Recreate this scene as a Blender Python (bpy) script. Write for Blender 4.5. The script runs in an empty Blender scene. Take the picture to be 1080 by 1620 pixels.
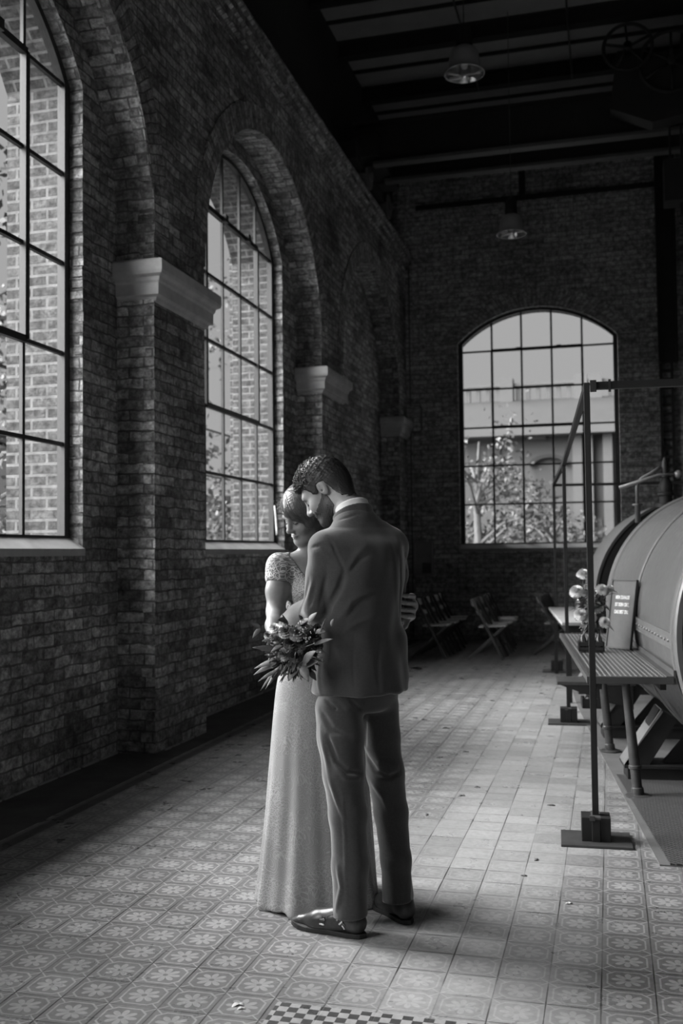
SKY, EXPO = 1.0, 0.0
SUNS = ((48.0, 50.0, -5.0, 35.0), (31.0, 60.0, 46.0, 32.0))
import bpy, math, random
import numpy as np
from mathutils import Vector, Matrix
random.seed(7)
S = bpy.context.scene
COL = S.collection
R_ = math.radians

# ------------------------------------------------------------------ camera frame (also used to place measured points)
CAM_H, FPX = 1.4, 1575.0
YAW, PITCH, ROLL = R_(15.0), R_(2.36), R_(0.62)
def cam_axes():
    cy, sy, cp, sp = math.cos(YAW), math.sin(YAW), math.cos(PITCH), math.sin(PITCH)
    fw = Vector((-sy*cp, cy*cp, sp)); rt = Vector((cy, sy, 0)); up = rt.cross(fw)
    cr, sr = math.cos(ROLL), math.sin(ROLL)
    return rt*cr - up*sr, rt*sr + up*cr, fw
RT, UP, FW = cam_axes()
def ray(x, y): return FW*FPX + RT*(x-540) + UP*(810-y)
def onY(x, y, Y):
    d = ray(x, y); return Vector((0, 0, CAM_H)) + d*(Y/d.y)
def onX(x, y, X):
    d = ray(x, y); return Vector((0, 0, CAM_H)) + d*(X/d.x)
def onZ(x, y, z=0.0):
    d = ray(x, y); return Vector((0, 0, CAM_H)) + d*((z-CAM_H)/d.z)

# ------------------------------------------------------------------ materials
def mat(name, v=0.2, rough=0.7, metal=0.0, spec=0.5):
    m = bpy.data.materials.new(name); m.use_nodes = True
    b = m.node_tree.nodes['Principled BSDF']
    c = v if isinstance(v, tuple) else (v, v, v)
    b.inputs['Base Color'].default_value = (*c, 1); b.inputs['Roughness'].default_value = rough
    b.inputs['Metallic'].default_value = metal; b.inputs['Specular IOR Level'].default_value = spec
    return m
class NT:
    """small helper to write node graphs as expressions"""
    def __init__(s, m): s.m = m; s.t = m.node_tree; s.b = s.t.nodes['Principled BSDF']
    def n(s, typ, **kw):
        nd = s.t.nodes.new(typ)
        for k, v in kw.items(): setattr(nd, k, v)
        return nd
    def put(s, sock, v):
        if isinstance(v, bpy.types.NodeSocket): s.t.links.new(v, sock)
        elif v is not None: sock.default_value = v
    def math(s, op, a, b=None, c=None, clamp=False):
        nd = s.n('ShaderNodeMath', operation=op, use_clamp=clamp)
        for i, v in enumerate((a, b, c)): s.put(nd.inputs[i], v)
        return nd.outputs[0]
    def vmath(s, op, a, b=None, scale=None):
        nd = s.n('ShaderNodeVectorMath', operation=op)
        s.put(nd.inputs[0], a); s.put(nd.inputs[1], b)
        if scale is not None: s.put(nd.inputs['Scale'], scale)
        return nd.outputs[0] if op not in ('LENGTH', 'DOT_PRODUCT') else nd.outputs['Value']
    def coord(s, out='Object'): return s.n('ShaderNodeTexCoord').outputs[out]
    def noise(s, vec, scale, detail=4, rough=0.6, dist=0.0):
        nd = s.n('ShaderNodeTexNoise'); s.put(nd.inputs['Vector'], vec)
        nd.inputs['Scale'].default_value = scale; nd.inputs['Detail'].default_value = detail
        nd.inputs['Roughness'].default_value = rough; nd.inputs['Distortion'].default_value = dist
        return nd.outputs['Fac']
    def voro(s, vec, scale, feature='F1', out='Distance', rnd=1.0):
        nd = s.n('ShaderNodeTexVoronoi', feature=feature); s.put(nd.inputs['Vector'], vec)
        nd.inputs['Scale'].default_value = scale; nd.inputs['Randomness'].default_value = rnd
        return nd.outputs[out]
    def ramp(s, fac, stops):
        nd = s.n('ShaderNodeValToRGB'); s.put(nd.inputs[0], fac)
        e = nd.color_ramp.elements
        while len(e) < len(stops): e.new(0.5)
        for el, (p, v) in zip(e, stops): el.position = p; el.color = (v, v, v, 1)
        return nd.outputs[0]
    def mix(s, f, a, b):
        nd = s.n('ShaderNodeMix', data_type='FLOAT'); s.put(nd.inputs[0], f); s.put(nd.inputs[2], a); s.put(nd.inputs[3], b)
        return nd.outputs[0]
    def sep(s, v):
        nd = s.n('ShaderNodeSeparateXYZ'); s.put(nd.inputs[0], v); return nd.outputs
    def comb(s, x, y, z):
        nd = s.n('ShaderNodeCombineXYZ')
        for i, v in enumerate((x, y, z)): s.put(nd.inputs[i], v)
        return nd.outputs[0]
    def color(s, v): s.put(s.b.inputs['Base Color'], v)
    def bump(s, h, strength=0.5, dist=0.01):
        nd = s.n('ShaderNodeBump'); s.put(nd.inputs['Height'], h)
        nd.inputs['Strength'].default_value = strength; nd.inputs['Distance'].default_value = dist
        s.put(s.b.inputs['Normal'], nd.outputs[0])

def worn(name, lo, hi, scale=8, rough=0.6, metal=0.0, bump=0.15, bd=0.004, spec=0.5, r2=None):
    m = mat(name, lo, rough, metal, spec); t = NT(m); c = t.coord()
    f = t.noise(c, scale, 6, 0.65)
    t.color(t.ramp(f, [(0.3, lo), (0.7, hi)]))
    if r2 is not None: t.put(t.b.inputs['Roughness'], t.mix(f, rough, r2))
    if bump: t.bump(t.noise(c, scale*6, 5, 0.7), bump, bd)
    return m

def brick_mat(name, lo, hi, mortar, bw=0.235, rh=0.076, ms=0.007, patch=(0.5, 1.5), bump=0.9, grime=0.5, rough=0.85, jitter=0.012):
    m = mat(name, lo, rough, 0, 0.3); t = NT(m)
    uv = t.coord('UV')
    wob = t.vmath('SUBTRACT', t.n('ShaderNodeTexNoise').outputs['Color'], (0.5, 0.5, 0.5))
    nz = [n for n in t.t.nodes if n.type == 'TEX_NOISE'][-1]
    t.put(nz.inputs['Vector'], uv); nz.inputs['Scale'].default_value = 6; nz.inputs['Detail'].default_value = 3
    uvw = t.vmath('ADD', uv, t.vmath('SCALE', wob, None, jitter*2))
    br = t.n('ShaderNodeTexBrick'); t.put(br.inputs['Vector'], uvw)
    br.inputs['Color1'].default_value = (0, 0, 0, 1); br.inputs['Color2'].default_value = (1, 1, 1, 1)
    br.inputs['Mortar'].default_value = (0.5, 0.5, 0.5, 1)
    br.inputs['Scale'].default_value = 1; br.inputs['Mortar Size'].default_value = ms
    br.inputs['Mortar Smooth'].default_value = 0.3; br.inputs['Brick Width'].default_value = bw; br.inputs['Row Height'].default_value = rh
    br.offset = 0.5
    rnd = t.n('ShaderNodeRGBToBW'); t.put(rnd.inputs[0], br.outputs['Color'])
    fine = t.noise(uv, 38, 5, 0.7); big = t.noise(uv, 1.1, 5, 0.62); mid = t.noise(uv, 7, 4, 0.6)
    base = t.mix(rnd.outputs[0], lo, hi)
    base = t.math('MULTIPLY', base, t.ramp(fine, [(0.28, 0.45), (0.72, 1.55)]))
    base = t.math('MULTIPLY', base, t.ramp(t.noise(uv, 14, 4, 0.65), [(0.36, 0.45), (0.62, 1.35)]))
    col = t.mix(br.outputs['Fac'], base, t.math('MULTIPLY', t.ramp(mid, [(0.3, 0.5), (0.7, 1.4)]), mortar))
    col = t.math('MULTIPLY', col, t.ramp(big, [(0.3, patch[0]), (0.7, patch[1])]))
    # missing / dark holes
    hole = t.ramp(t.noise(uv, 9, 6, 0.75), [(0.3, grime), (0.42, 1.0)])
    col = t.math('MULTIPLY', col, hole)
    t.color(col)
    h = t.math('ADD', t.math('MULTIPLY', t.math('SUBTRACT', 1.0, br.outputs['Fac']), 0.8), t.math('MULTIPLY', fine, 0.7))
    h = t.math('ADD', h, t.math('MULTIPLY', mid, 1.0)); h = t.math('ADD', h, t.math('MULTIPLY', hole, 0.6))
    h = t.math('ADD', h, t.math('MULTIPLY', rnd.outputs[0], 0.35))
    t.bump(h, bump, 0.014)
    return m

# ------------------------------------------------------------------ mesh builder
class MB:
    def __init__(s): s.v = []; s.f = []; s.uv = {}
    def add(s, verts, faces, uvs=None):
        o = len(s.v); s.v += [tuple(p) for p in verts]
        for i, f in enumerate(faces):
            if uvs is not None: s.uv[len(s.f)] = uvs[i]
            s.f.append(tuple(o+k for k in f))
        return s
    def quad(s, a, b, c, d, uv=None): return s.add([a, b, c, d], [(0, 1, 2, 3)], None if uv is None else [uv])
    def box(s, lo, hi, M=None):
        x0, y0, z0 = lo; x1, y1, z1 = hi
        v = [Vector(p) for p in ((x0,y0,z0),(x1,y0,z0),(x1,y1,z0),(x0,y1,z0),(x0,y0,z1),(x1,y0,z1),(x1,y1,z1),(x0,y1,z1))]
        if M is not None: v = [M @ p for p in v]
        return s.add(v, [(0,3,2,1),(4,5,6,7),(0,1,5,4),(1,2,6,5),(2,3,7,6),(3,0,4,7)])
    def cbox(s, c, size, M=None):
        return s.box([c[i]-size[i]/2 for i in range(3)], [c[i]+size[i]/2 for i in range(3)], M)
    def bar(s, a, b, w, h=None, upv=(0, 0, 1)):
        h = w if h is None else h
        a, b = Vector(a), Vector(b); d = (b-a).normalized(); u = Vector(upv)
        if abs(d.dot(u)) > 0.98: u = Vector((0, 1, 0))
        r = d.cross(u).normalized()*w/2; u = r.cross(d).normalized()*h/2
        v = [a-r-u, a+r-u, a+r+u, a-r+u, b-r-u, b+r-u, b+r+u, b-r+u]
        return s.add(v, [(0,1,2,3),(7,6,5,4),(0,4,5,1),(1,5,6,2),(2,6,7,3),(3,7,4,0)])
    def tube(s, pts, rad, n=10, caps=True, flat=None):
        pts = [Vector(p) for p in pts]; m = len(pts)
        rad = rad if hasattr(rad, '__len__') else [rad]*m
        T = [(pts[min(i+1, m-1)]-pts[max(i-1, 0)]).normalized() for i in range(m)]
        ref = Vector((0, 0, 1)) if abs(T[0].z) < 0.9 else Vector((0, 1, 0))
        N = (ref - T[0]*ref.dot(T[0])).normalized(); rings = []
        for i in range(m):
            N = (N - T[i]*N.dot(T[i])).normalized(); B = T[i].cross(N)
            fl = 1.0 if flat is None else flat
            rings.append([pts[i] + (N*math.cos(2*math.pi*k/n)*fl + B*math.sin(2*math.pi*k/n))*rad[i] for k in range(n)])
        return s.loft(rings, caps)
    def loft(s, rings, caps=True, closed=True):
        n = len(rings[0]); v = [p for r in rings for p in r]; f = []
        for i in range(len(rings)-1):
            for k in range(n if closed else n-1):
                k2 = (k+1) % n
                f.append((i*n+k, i*n+k2, (i+1)*n+k2, (i+1)*n+k))
        if caps and closed:
            f.append(tuple(reversed(range(n)))); f.append(tuple((len(rings)-1)*n+k for k in range(n)))
        return s.add(v, f)
    def lathe(s, prof, c=(0, 0, 0), axis=(0, 0, 1), n=24, caps=True):
        ax = Vector(axis).normalized(); ref = Vector((1, 0, 0)) if abs(ax.x) < 0.9 else Vector((0, 1, 0))
        U = (ref-ax*ref.dot(ax)).normalized(); V = ax.cross(U); c = Vector(c)
        return s.loft([[c + ax*h + (U*math.cos(2*math.pi*k/n)+V*math.sin(2*math.pi*k/n))*max(r, 1e-4) for k in range(n)] for r, h in prof], caps)
    def sphere(s, c, r, n=10, m=7, sc=(1, 1, 1), M=None):
        c = Vector(c); rings = []
        for i in range(m+1):
            th = math.pi*i/m; rr = max(math.sin(th), 1e-3)
            ring = [Vector((rr*math.cos(2*math.pi*k/n)*sc[0]*r, rr*math.sin(2*math.pi*k/n)*sc[1]*r, -math.cos(th)*sc[2]*r)) for k in range(n)]
            rings.append([c + (M @ p if M is not None else p) for p in ring])
        return s.loft(rings, True)
    def torus(s, c, R, r, axis=(0, 0, 1), n=32, m=8):
        ax = Vector(axis).normalized(); ref = Vector((1, 0, 0)) if abs(ax.x) < 0.9 else Vector((0, 1, 0))
        U = (ref-ax*ref.dot(ax)).normalized(); V = ax.cross(U); c = Vector(c); rings = []
        for i in range(n):
            a = 2*math.pi*i/n; d = U*math.cos(a)+V*math.sin(a)
            rings.append([c + d*(R+r*math.cos(2*math.pi*k/m)) + ax*r*math.sin(2*math.pi*k/m) for k in range(m)])
        rings.append(rings[0]); return s.loft(rings, False)
    def prism(s, poly, d, M=None):
        """poly: list of 3-D points (planar), extruded by vector d"""
        a = [Vector(p) for p in poly]; b = [p+Vector(d) for p in a]
        if M is not None: a = [M @ p for p in a]; b = [M @ p for p in b]
        n = len(a); f = [tuple(reversed(range(n))), tuple(range(n, 2*n))]
        f += [(i, (i+1) % n, n+(i+1) % n, n+i) for i in range(n)]
        return s.add(a+b, f)
    def build(s, name, m, parent=None, smooth=False, bevel=0.0, uv=False, angle=None, sub=0):
        me = bpy.data.meshes.new(name); me.from_pydata(s.v, [], s.f); me.update()
        if uv:
            L = me.uv_layers.new(name='UVMap').data
            for p in me.polygons:
                cu = s.uv.get(p.index); nx, ny, nz = (abs(q) for q in p.normal)
                for j, li in enumerate(p.loop_indices):
                    if cu is not None: L[li].uv = cu[j]; continue
                    x, y, z = me.vertices[me.loops[li].vertex_index].co
                    L[li].uv = (x, y) if nz > max(nx, ny) else ((y, z) if nx > ny else (x+0.07, z))
        if smooth: me.polygons.foreach_set('use_smooth', [True]*len(me.polygons))
        o = bpy.data.objects.new(name, me); COL.objects.link(o)
        if m: me.materials.append(m)
        if parent is not None: o.parent = parent
        if bevel:
            b = o.modifiers.new('edge', 'BEVEL'); b.width = bevel; b.segments = 2; b.limit_method = 'ANGLE'; b.angle_limit = R_(40)
        if sub:
            sd = o.modifiers.new('smooth', 'SUBSURF'); sd.levels = sd.render_levels = sub
        if angle is not None:
            me.polygons.foreach_set('use_smooth', [True]*len(me.polygons))
            me.set_sharp_from_angle(angle=R_(angle))
        return o
def tag(o, label=None, cat=None, group=None, kind=None):
    if label: o['label'] = label
    if cat: o['category'] = cat
    if group: o['group'] = group
    if kind: o['kind'] = kind
    return o
def empty(name, loc=(0, 0, 0), rz=0.0):
    o = bpy.data.objects.new(name, None); COL.objects.link(o); o.location = loc; o.rotation_euler = (0, 0, rz)
    o.empty_display_size = 0.1; return o
def struct(o, label, cat): return tag(o, label, cat, None, 'structure')
def copy_tree(o, parent=None):
    c = o.copy(); COL.objects.link(c)
    if parent is not None: c.parent = parent
    for ch in list(o.children): copy_tree(ch, c)
    return c
# ================================================================== MATERIALS
M = {}
M['brick'] = brick_mat('old_brick', 0.15, 0.38, 0.12, patch=(0.35, 1.6), grime=0.3, jitter=0.02, bump=1.0)
M['brick_back'] = brick_mat('back_brick', 0.24, 0.42, 0.17, patch=(0.6, 1.3), bump=0.6)
M['brick_out'] = brick_mat('outdoor_brick', 0.055, 0.085, 0.145, bw=0.235, rh=0.076, ms=0.011, patch=(0.85, 1.15), bump=0.4, grime=0.9, jitter=0.002)
M['stone'] = worn('imposts_stone', 0.30, 0.46, 6, 0.8, bump=0.4)
M['sill'] = worn('sill_stone', 0.26, 0.36, 5, 0.8, bump=0.2)
M['frame'] = worn('window_iron', 0.018, 0.03, 20, 0.5, 0.0, bump=0.1)
M['black'] = worn('black_steel', 0.008, 0.014, 14, 0.5, 0.0, bump=0.1)
M['dark_iron'] = worn('crane_iron', 0.006, 0.011, 6, 0.7)
M['flange'] = worn('flange_edge', 0.05, 0.07, 6, 0.6)
M['upper'] = worn('upper_wall_dark', 0.016, 0.024, 2, 0.9)  # near-black tone, far darker than the brick below the ledge
M['board'] = worn('ceiling_boards', 0.22, 0.28, 3, 0.8)
M['concrete'] = worn('dark_concrete', 0.06, 0.12, 4, 0.8, bump=0.3, bd=0.006)
M['slab'] = worn('slab_concrete', 0.10, 0.15, 5, 0.75, bump=0.2)
M['plinth'] = worn('boiler_plinth', 0.20, 0.30, 5, 0.75, bump=0.2)
M['wood'] = worn('dark_chair_wood', 0.035, 0.06, 9, 0.5)
M['wood_lt'] = worn('worn_seat_wood', 0.42, 0.55, 9, 0.35)
M['paper'] = mat('paper', 0.75, 0.7)
M['pipe'] = worn('painted_pipe', 0.035, 0.07, 12, 0.4, 0.0)
M['glass_o'] = mat('bottle_glass', 0.03, 0.08, 0.0, 0.8)
M['leaf'] = worn('leaves', 0.07, 0.15, 20, 0.55, bump=0.0)
M['petal'] = worn('petals', 0.55, 0.8, 20, 0.6, bump=0.0)
M['petal_mid'] = worn('petals_mid', 0.22, 0.36, 40, 0.6, bump=0.0)
M['petal_dark'] = worn('petals_dark', 0.05, 0.10, 40, 0.6, bump=0.0)
M['bark'] = worn('bark', 0.10, 0.16, 6, 0.9)
M['tree_leaf'] = worn('tree_leaves', 0.035, 0.10, 1.2, 0.6, bump=0.0)
M['ground'] = worn('yard_ground', 0.08, 0.12, 0.5, 0.9)
M['render'] = worn('pale_render', 0.095, 0.115, 0.5, 0.9)
M['render_mid'] = worn('grey_render', 0.075, 0.095, 0.5, 0.9)
M['roof'] = worn('slate_roof', 0.022, 0.03, 2, 0.8)
M['dark_glass'] = mat('dark_pane', 0.08, 0.15)

def glass_mat():
    m = bpy.data.materials.new('window_glass'); m.use_nodes = True; t = m.node_tree
    for n in list(t.nodes): t.nodes.remove(n)
    o = t.nodes.new('ShaderNodeOutputMaterial'); mx = t.nodes.new('ShaderNodeMixShader')
    tr = t.nodes.new('ShaderNodeBsdfTransparent'); tr.inputs[0].default_value = (GLASS_T, GLASS_T, GLASS_T, 1)
    gl = t.nodes.new('ShaderNodeBsdfGlossy'); gl.inputs['Roughness'].default_value = 0.05
    fr = t.nodes.new('ShaderNodeLayerWeight'); fr.inputs[0].default_value = 0.5
    p5 = t.nodes.new('ShaderNodeMath'); p5.operation = 'POWER'; p5.inputs[1].default_value = 4.0; t.links.new(fr.outputs['Facing'], p5.inputs[0])
    ma = t.nodes.new('ShaderNodeMath'); ma.operation = 'MULTIPLY_ADD'; ma.inputs[1].default_value = 0.5; ma.inputs[2].default_value = 0.02; t.links.new(p5.outputs[0], ma.inputs[0])
    t.links.new(ma.outputs[0], mx.inputs[0]); t.links.new(tr.outputs[0], mx.inputs[1]); t.links.new(gl.outputs[0], mx.inputs[2])
    t.links.new(mx.outputs[0], o.inputs[0]); return m
GLASS_T = 0.42
M['glass'] = glass_mat()

def tile_mat():
    m = mat('cement_tiles', 0.3, 0.42, 0, 0.5); t = NT(m)
    x, y, z = t.sep(t.coord())
    TX, TY = 0.1655, 0.157
    fx = t.math('DIVIDE', t.math('ADD', x, 0.0525), TX); fy = t.math('DIVIDE', t.math('SUBTRACT', y, 3.19), TY)
    ix, iy = t.math('FLOOR', fx), t.math('FLOOR', fy)
    u = t.math('SUBTRACT', t.math('SUBTRACT', fx, ix), 0.5); v = t.math('SUBTRACT', t.math('SUBTRACT', fy, iy), 0.5)
    au, av = t.math('ABSOLUTE', u), t.math('ABSOLUTE', v)
    r = t.math('SQRT', t.math('ADD', t.math('MULTIPLY', u, u), t.math('MULTIPLY', v, v)))
    a = t.math('ARCTAN2', v, u)
    # eight petals
    pet = t.math('POWER', t.math('ABSOLUTE', t.math('COSINE', t.math('MULTIPLY', a, 4.0))), 0.42)
    lim = t.math('MULTIPLY', pet, 0.315)
    def step(d, w=0.012):   # 1 inside (d<0)
        return t.ramp(t.math('ADD', t.math('DIVIDE', d, w), 0.5), [(0.0, 1.0), (1.0, 0.0)])
    petal = t.math('MULTIPLY', step(t.math('SUBTRACT', r, lim), 0.02), step(t.math('SUBTRACT', 0.055, r), 0.02))
    # only leave thin gaps between petals
    octd = t.math('MAXIMUM', t.math('MAXIMUM', au, av), t.math('MULTIPLY', t.math('ADD', au, av), 0.625))
    ring = step(t.math('SUBTRACT', t.math('ABSOLUTE', t.math('SUBTRACT', octd, 0.392)), 0.018), 0.012)
    # corner links where four tiles meet
    corner = t.math('MULTIPLY', step(t.math('SUBTRACT', t.math('ABSOLUTE', t.math('SUBTRACT', au, av)), 0.022), 0.012),
                    step(t.math('SUBTRACT', 0.30, t.math('MINIMUM', au, av)), 0.01))
    pat = t.math('MAXIMUM', t.math('MAXIMUM', petal, ring), corner)
    # wear
    c2 = t.comb(x, y, 0.0)
    worn_ = t.noise(c2, 0.9, 4, 0.6); fine = t.noise(c2, 30, 5, 0.7); mid = t.noise(c2, 6, 4, 0.6)
    wn = t.n('ShaderNodeTexWhiteNoise', noise_dimensions='2D'); t.put(wn.inputs['Vector'], t.comb(ix, iy, 0.0))
    rnd = wn.outputs['Value']
    # the walked-on lane along the middle has lost most of its pattern
    lane = t.ramp(t.math('ADD', t.math('ABSOLUTE', t.math('ADD', x, 0.55)), t.math('MULTIPLY', t.math('SUBTRACT', worn_, 0.5), 1.0)), [(0.22, 0.28), (0.56, 1.0)])
    far = t.ramp(t.math('MULTIPLY', t.math('SUBTRACT', y, 3.9), 0.8), [(0.0, 1.0), (1.0, 0.0)])
    keep = t.math('MAXIMUM', lane, far)
    keep = t.math('MULTIPLY', keep, t.math('ADD', 0.75, t.math('MULTIPLY', rnd, 0.3)))
    bg = t.math('MULTIPLY', t.mix(lane, 0.40, 0.20), t.math('ADD', 0.82, t.math('MULTIPLY', rnd, 0.34)))
    fg = t.math('MULTIPLY', t.mix(lane, 0.46, 0.37), t.math('ADD', 0.92, t.math('MULTIPLY', rnd, 0.16)))
    col = t.mix(t.math('MULTIPLY', pat, keep), bg, fg)
    # grout
    e = t.math('MAXIMUM', au, av)
    gw = t.math('ADD', 0.487, t.math('MULTIPLY', t.math('SUBTRACT', mid, 0.5), 0.035))
    gro = t.math('MULTIPLY', step(t.math('SUBTRACT', gw, e), 0.012), t.ramp(t.noise(c2, 2.3, 3, 0.6), [(0.38, 0.25), (0.62, 1.0)]))
    # plain border band beside the wall and the chequer mosaic by the entrance
    band_d = step(t.math('SUBTRACT', t.math('ABSOLUTE', t.math('ADD', x, 2.855)), 0.036), 0.004)
    band_l = step(t.math('SUBTRACT', t.math('ABSOLUTE', t.math('ADD', x, 2.905)), 0.012), 0.004)
    band_2 = step(t.math('SUBTRACT', t.math('ABSOLUTE', t.math('ADD', x, 2.812)), 0.007), 0.004)
    col = t.mix(gro, col, 0.035)
    col = t.mix(band_d, col, 0.085); col = t.mix(band_l, col, 0.20); col = t.mix(band_2, col, 0.24)
    cq = 0.0322
    chk = t.math('MODULO', t.math('ADD', t.math('FLOOR', t.math('DIVIDE', t.math('ADD', x, 11.03), cq)), t.math('FLOOR', t.math('DIVIDE', t.math('ADD', y, 7.03), cq))), 2.0)
    chk_in = t.math('MULTIPLY', step(t.math('SUBTRACT', y, 3.01), 0.004), step(t.math('SUBTRACT', -1.03, x), 0.004))
    chk_in = t.math('MULTIPLY', chk_in, step(t.math('SUBTRACT', x, -0.36), 0.004))
    col = t.mix(chk_in, col, t.mix(chk, 0.075, 0.42))
    dirt = t.math('MULTIPLY', t.ramp(fine, [(0.25, 0.78), (0.75, 1.15)]), t.ramp(worn_, [(0.3, 0.85), (0.7, 1.12)]))
    col = t.math('MULTIPLY', col, dirt)
    t.color(col)
    t.put(t.b.inputs['Roughness'], t.ramp(mid, [(0.3, 0.24), (0.7, 0.42)]))
    hgt = t.math('ADD', t.math('MULTIPLY', t.math('SUBTRACT', 1.0, gro), 1.0), t.math('MULTIPLY', fine, 0.25))
    hgt = t.math('ADD', hgt, t.math('MULTIPLY', rnd, 0.35))
    t.bump(hgt, 0.35, 0.003)
    return m
M['tile'] = tile_mat()
def checker_plate():
    m = mat('checker_plate', 0.05, 0.5, 0.3); t = NT(m); x, y, z = t.sep(t.coord())
    s = t.math('SINE', t.math('MULTIPLY', t.math('ADD', x, y), 190.0)); s2 = t.math('SINE', t.math('MULTIPLY', t.math('SUBTRACT', x, y), 190.0))
    h = t.math('MAXIMUM', t.ramp(s, [(0.55, 0), (0.9, 1)]), t.ramp(s2, [(0.55, 0), (0.9, 1)]))
    t.color(t.mix(h, 0.05, 0.13)); t.bump(h, 0.8, 0.003); return m
M['plate'] = checker_plate()

# ================================================================== ROOM SHELL
TOP = 8.1
PL = lambda u, d, z: Vector((-d, u, z))         # left wall: u runs along Y, d goes outdoors (-X)
PB = lambda u, d, z: Vector((u, d, z))          # back wall: u runs along X, d goes outdoors (+Y)
def arch_pts(uc, half, spring, rise, n=24):
    Rr = (half*half+rise*rise)/(2*rise); zc = spring+rise-Rr
    a0 = math.asin(min(1.0, half/Rr))
    if rise > half: a0 = math.pi-a0
    return [(uc+Rr*math.sin(a), zc+Rr*math.cos(a)) for a in [(-a0+2*a0*i/n) for i in range(n+1)]]
def arched_face(mb, P, u0, u1, z0, z1, ops, d, flip=False):
    """flat wall face at depth d with arched openings (uc, half, sill, spring, rise)"""
    def q(a, b, c, e):
        p = [P(a[0], d, a[1]), P(b[0], d, b[1]), P(c[0], d, c[1]), P(e[0], d, e[1])]
        mb.quad(*(reversed(p) if flip else p))
    cur = u0
    for uc, half, sill, spring, rise in sorted(ops):
        if uc-half > cur: q((cur, z0), (uc-half, z0), (uc-half, z1), (cur, z1))
        if sill > z0: q((uc-half, z0), (uc+half, z0), (uc+half, sill), (uc-half, sill))
        pts = arch_pts(uc, half, spring, rise)
        for (ua, za), (ub, zb) in zip(pts, pts[1:]): q((ua, za), (ub, zb), (ub, z1), (ua, z1))
        cur = uc+half
    if u1 > cur: q((cur, z0), (u1, z0), (u1, z1), (cur, z1))
def reveal(mb, P, op, d0, d1, bottom=True, z0=None):
    uc, half, sill, spring, rise = op
    zz = sill if z0 is None else z0
    pts = [(uc-half, zz)] + arch_pts(uc, half, spring, rise) + [(uc+half, zz)]
    L = 0.0; prev = pts[0]
    for a, b in zip(pts, pts[1:]):
        l2 = L + math.hypot(b[0]-a[0], b[1]-a[1])
        uv = [(d0+0.1, L+zz), (d1+0.1, L+zz), (d1+0.1, l2+zz), (d0+0.1, l2+zz)]
        mb.quad(P(a[0], d0, a[1]), P(a[0], d1, a[1]), P(b[0], d1, b[1]), P(b[0], d0, b[1]), uv); L = l2
    if bottom: mb.quad(P(uc-half, d0, zz), P(uc+half, d0, zz), P(uc+half, d1, zz), P(uc-half, d1, zz))
def ring(mb, P, op, d, w, t=0.012):
    """ring of rowlock bricks around an arch, standing slightly proud"""
    uc, half, sill, spring, rise = op
    a = arch_pts(uc, half, spring, rise, 36); b = arch_pts(uc, half+w, spring, rise+w, 36); L = 0.0
    for i in range(36):
        l2 = L + math.hypot(b[i+1][0]-b[i][0], b[i+1][1]-b[i][1])
        uv = [(0.0, L), (0.0, l2), (w, l2), (w, L)]
        mb.quad(P(a[i][0], d-t, a[i][1]), P(a[i+1][0], d-t, a[i+1][1]), P(b[i+1][0], d-t, b[i+1][1]), P(b[i][0], d-t, b[i][1]), uv)
        mb.quad(P(b[i][0], d-t, b[i][1]), P(b[i+1][0], d-t, b[i+1][1]), P(b[i+1][0], d, b[i+1][1]), P(b[i][0], d, b[i][1]))
        mb.quad(P(a[i][0], d-t, a[i][1]), P(a[i][0], d, a[i][1]), P(a[i+1][0], d, a[i+1][1]), P(a[i+1][0], d-t, a[i+1][1]))
        L = l2

FY0, YB = -6.0, 15.75            # front and back ends of the hall
XF, XR, XW, XO = 3.11, 3.40, 3.52, 3.97   # depth of pier face, recess, window plane, outer face of left wall
bays = [-3.87, 0.45, 4.78, 9.10, 13.43]
big = [(c, 1.70, 0.0, 3.72, 1.70) for c in bays]
wins = [(c, 1.22, 1.45, 4.60, 0.66) for c in (0.45, 4.77, 9.05)]
SP = 6.10
w = MB()
arched_face(w, PL, FY0, YB, 0, SP, big, XF)
for o in big: reveal(w, PL, o, XF, XR, False, 0.0); ring(w, PL, o, XF, 0.24)
arched_face(w, PL, FY0, YB, 0, SP, wins, XR)
for o in wins: reveal(w, PL, o, XR, XW)
rb = random.Random(4)
def ragged(x, y, z0, z1, sy, amp=0.012):       # worn, uneven brick ends along a vertical corner
    z = z0
    while z < z1:
        if rb.random() < 0.6:
            a, b_ = rb.uniform(0.001, amp), rb.uniform(0.001, amp*0.6); l = rb.uniform(0.05, 0.12)
            w.box((x-l, min(y-sy*a, y+sy*l), z+0.006), (x+b_, max(y-sy*a, y+sy*l), z+0.070))
        z += 0.076
for c in (6.48, 10.80, 15.13): ragged(-XF, c, 0.0, 3.18, 1); ragged(-XF, c, 3.55, 3.95, 1)
for o in wins[1:]: ragged(-XR, o[0]+o[1], 1.46, 4.55, 1, 0.014)
for o in big[2:]:
    pts = arch_pts(o[0], o[1], o[3], o[4], 44)
    for (ua, za), (ub, zb) in list(zip(pts, pts[1:]))[24:43]:
        if rb.random() < 0.65:
            k = 1-rb.uniform(0.001, 0.010); cz = o[3]; q = rb.uniform(0.001, 0.008); P_ = [(o[0]+(u-o[0])*s_, cz+(z-cz)*s_) for s_ in (k, 1.04) for u, z in ((ua, za), (ub, zb))]
            w.prism([(-XF+q, P_[i][0], P_[i][1]) for i in (0, 1, 3, 2)], (-0.09, 0, 0))
struct(w.build('wall_left', M['brick'], uv=True), 'old dark brick wall with blind arches and tall windows', 'wall')
w = MB()
arched_face(w, PL, FY0, YB+0.4, 0, TOP+0.6, wins, XO, True)
for o in wins: reveal(w, PL, (o[0], o[1]-0.02, o[2], o[3], o[4]), XW+0.03, XO)
for c in (6.85, 11.25, 2.55): w.box((-XO-0.25, c-0.45, 0), (-XO, c+0.45, 5.6))
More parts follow.
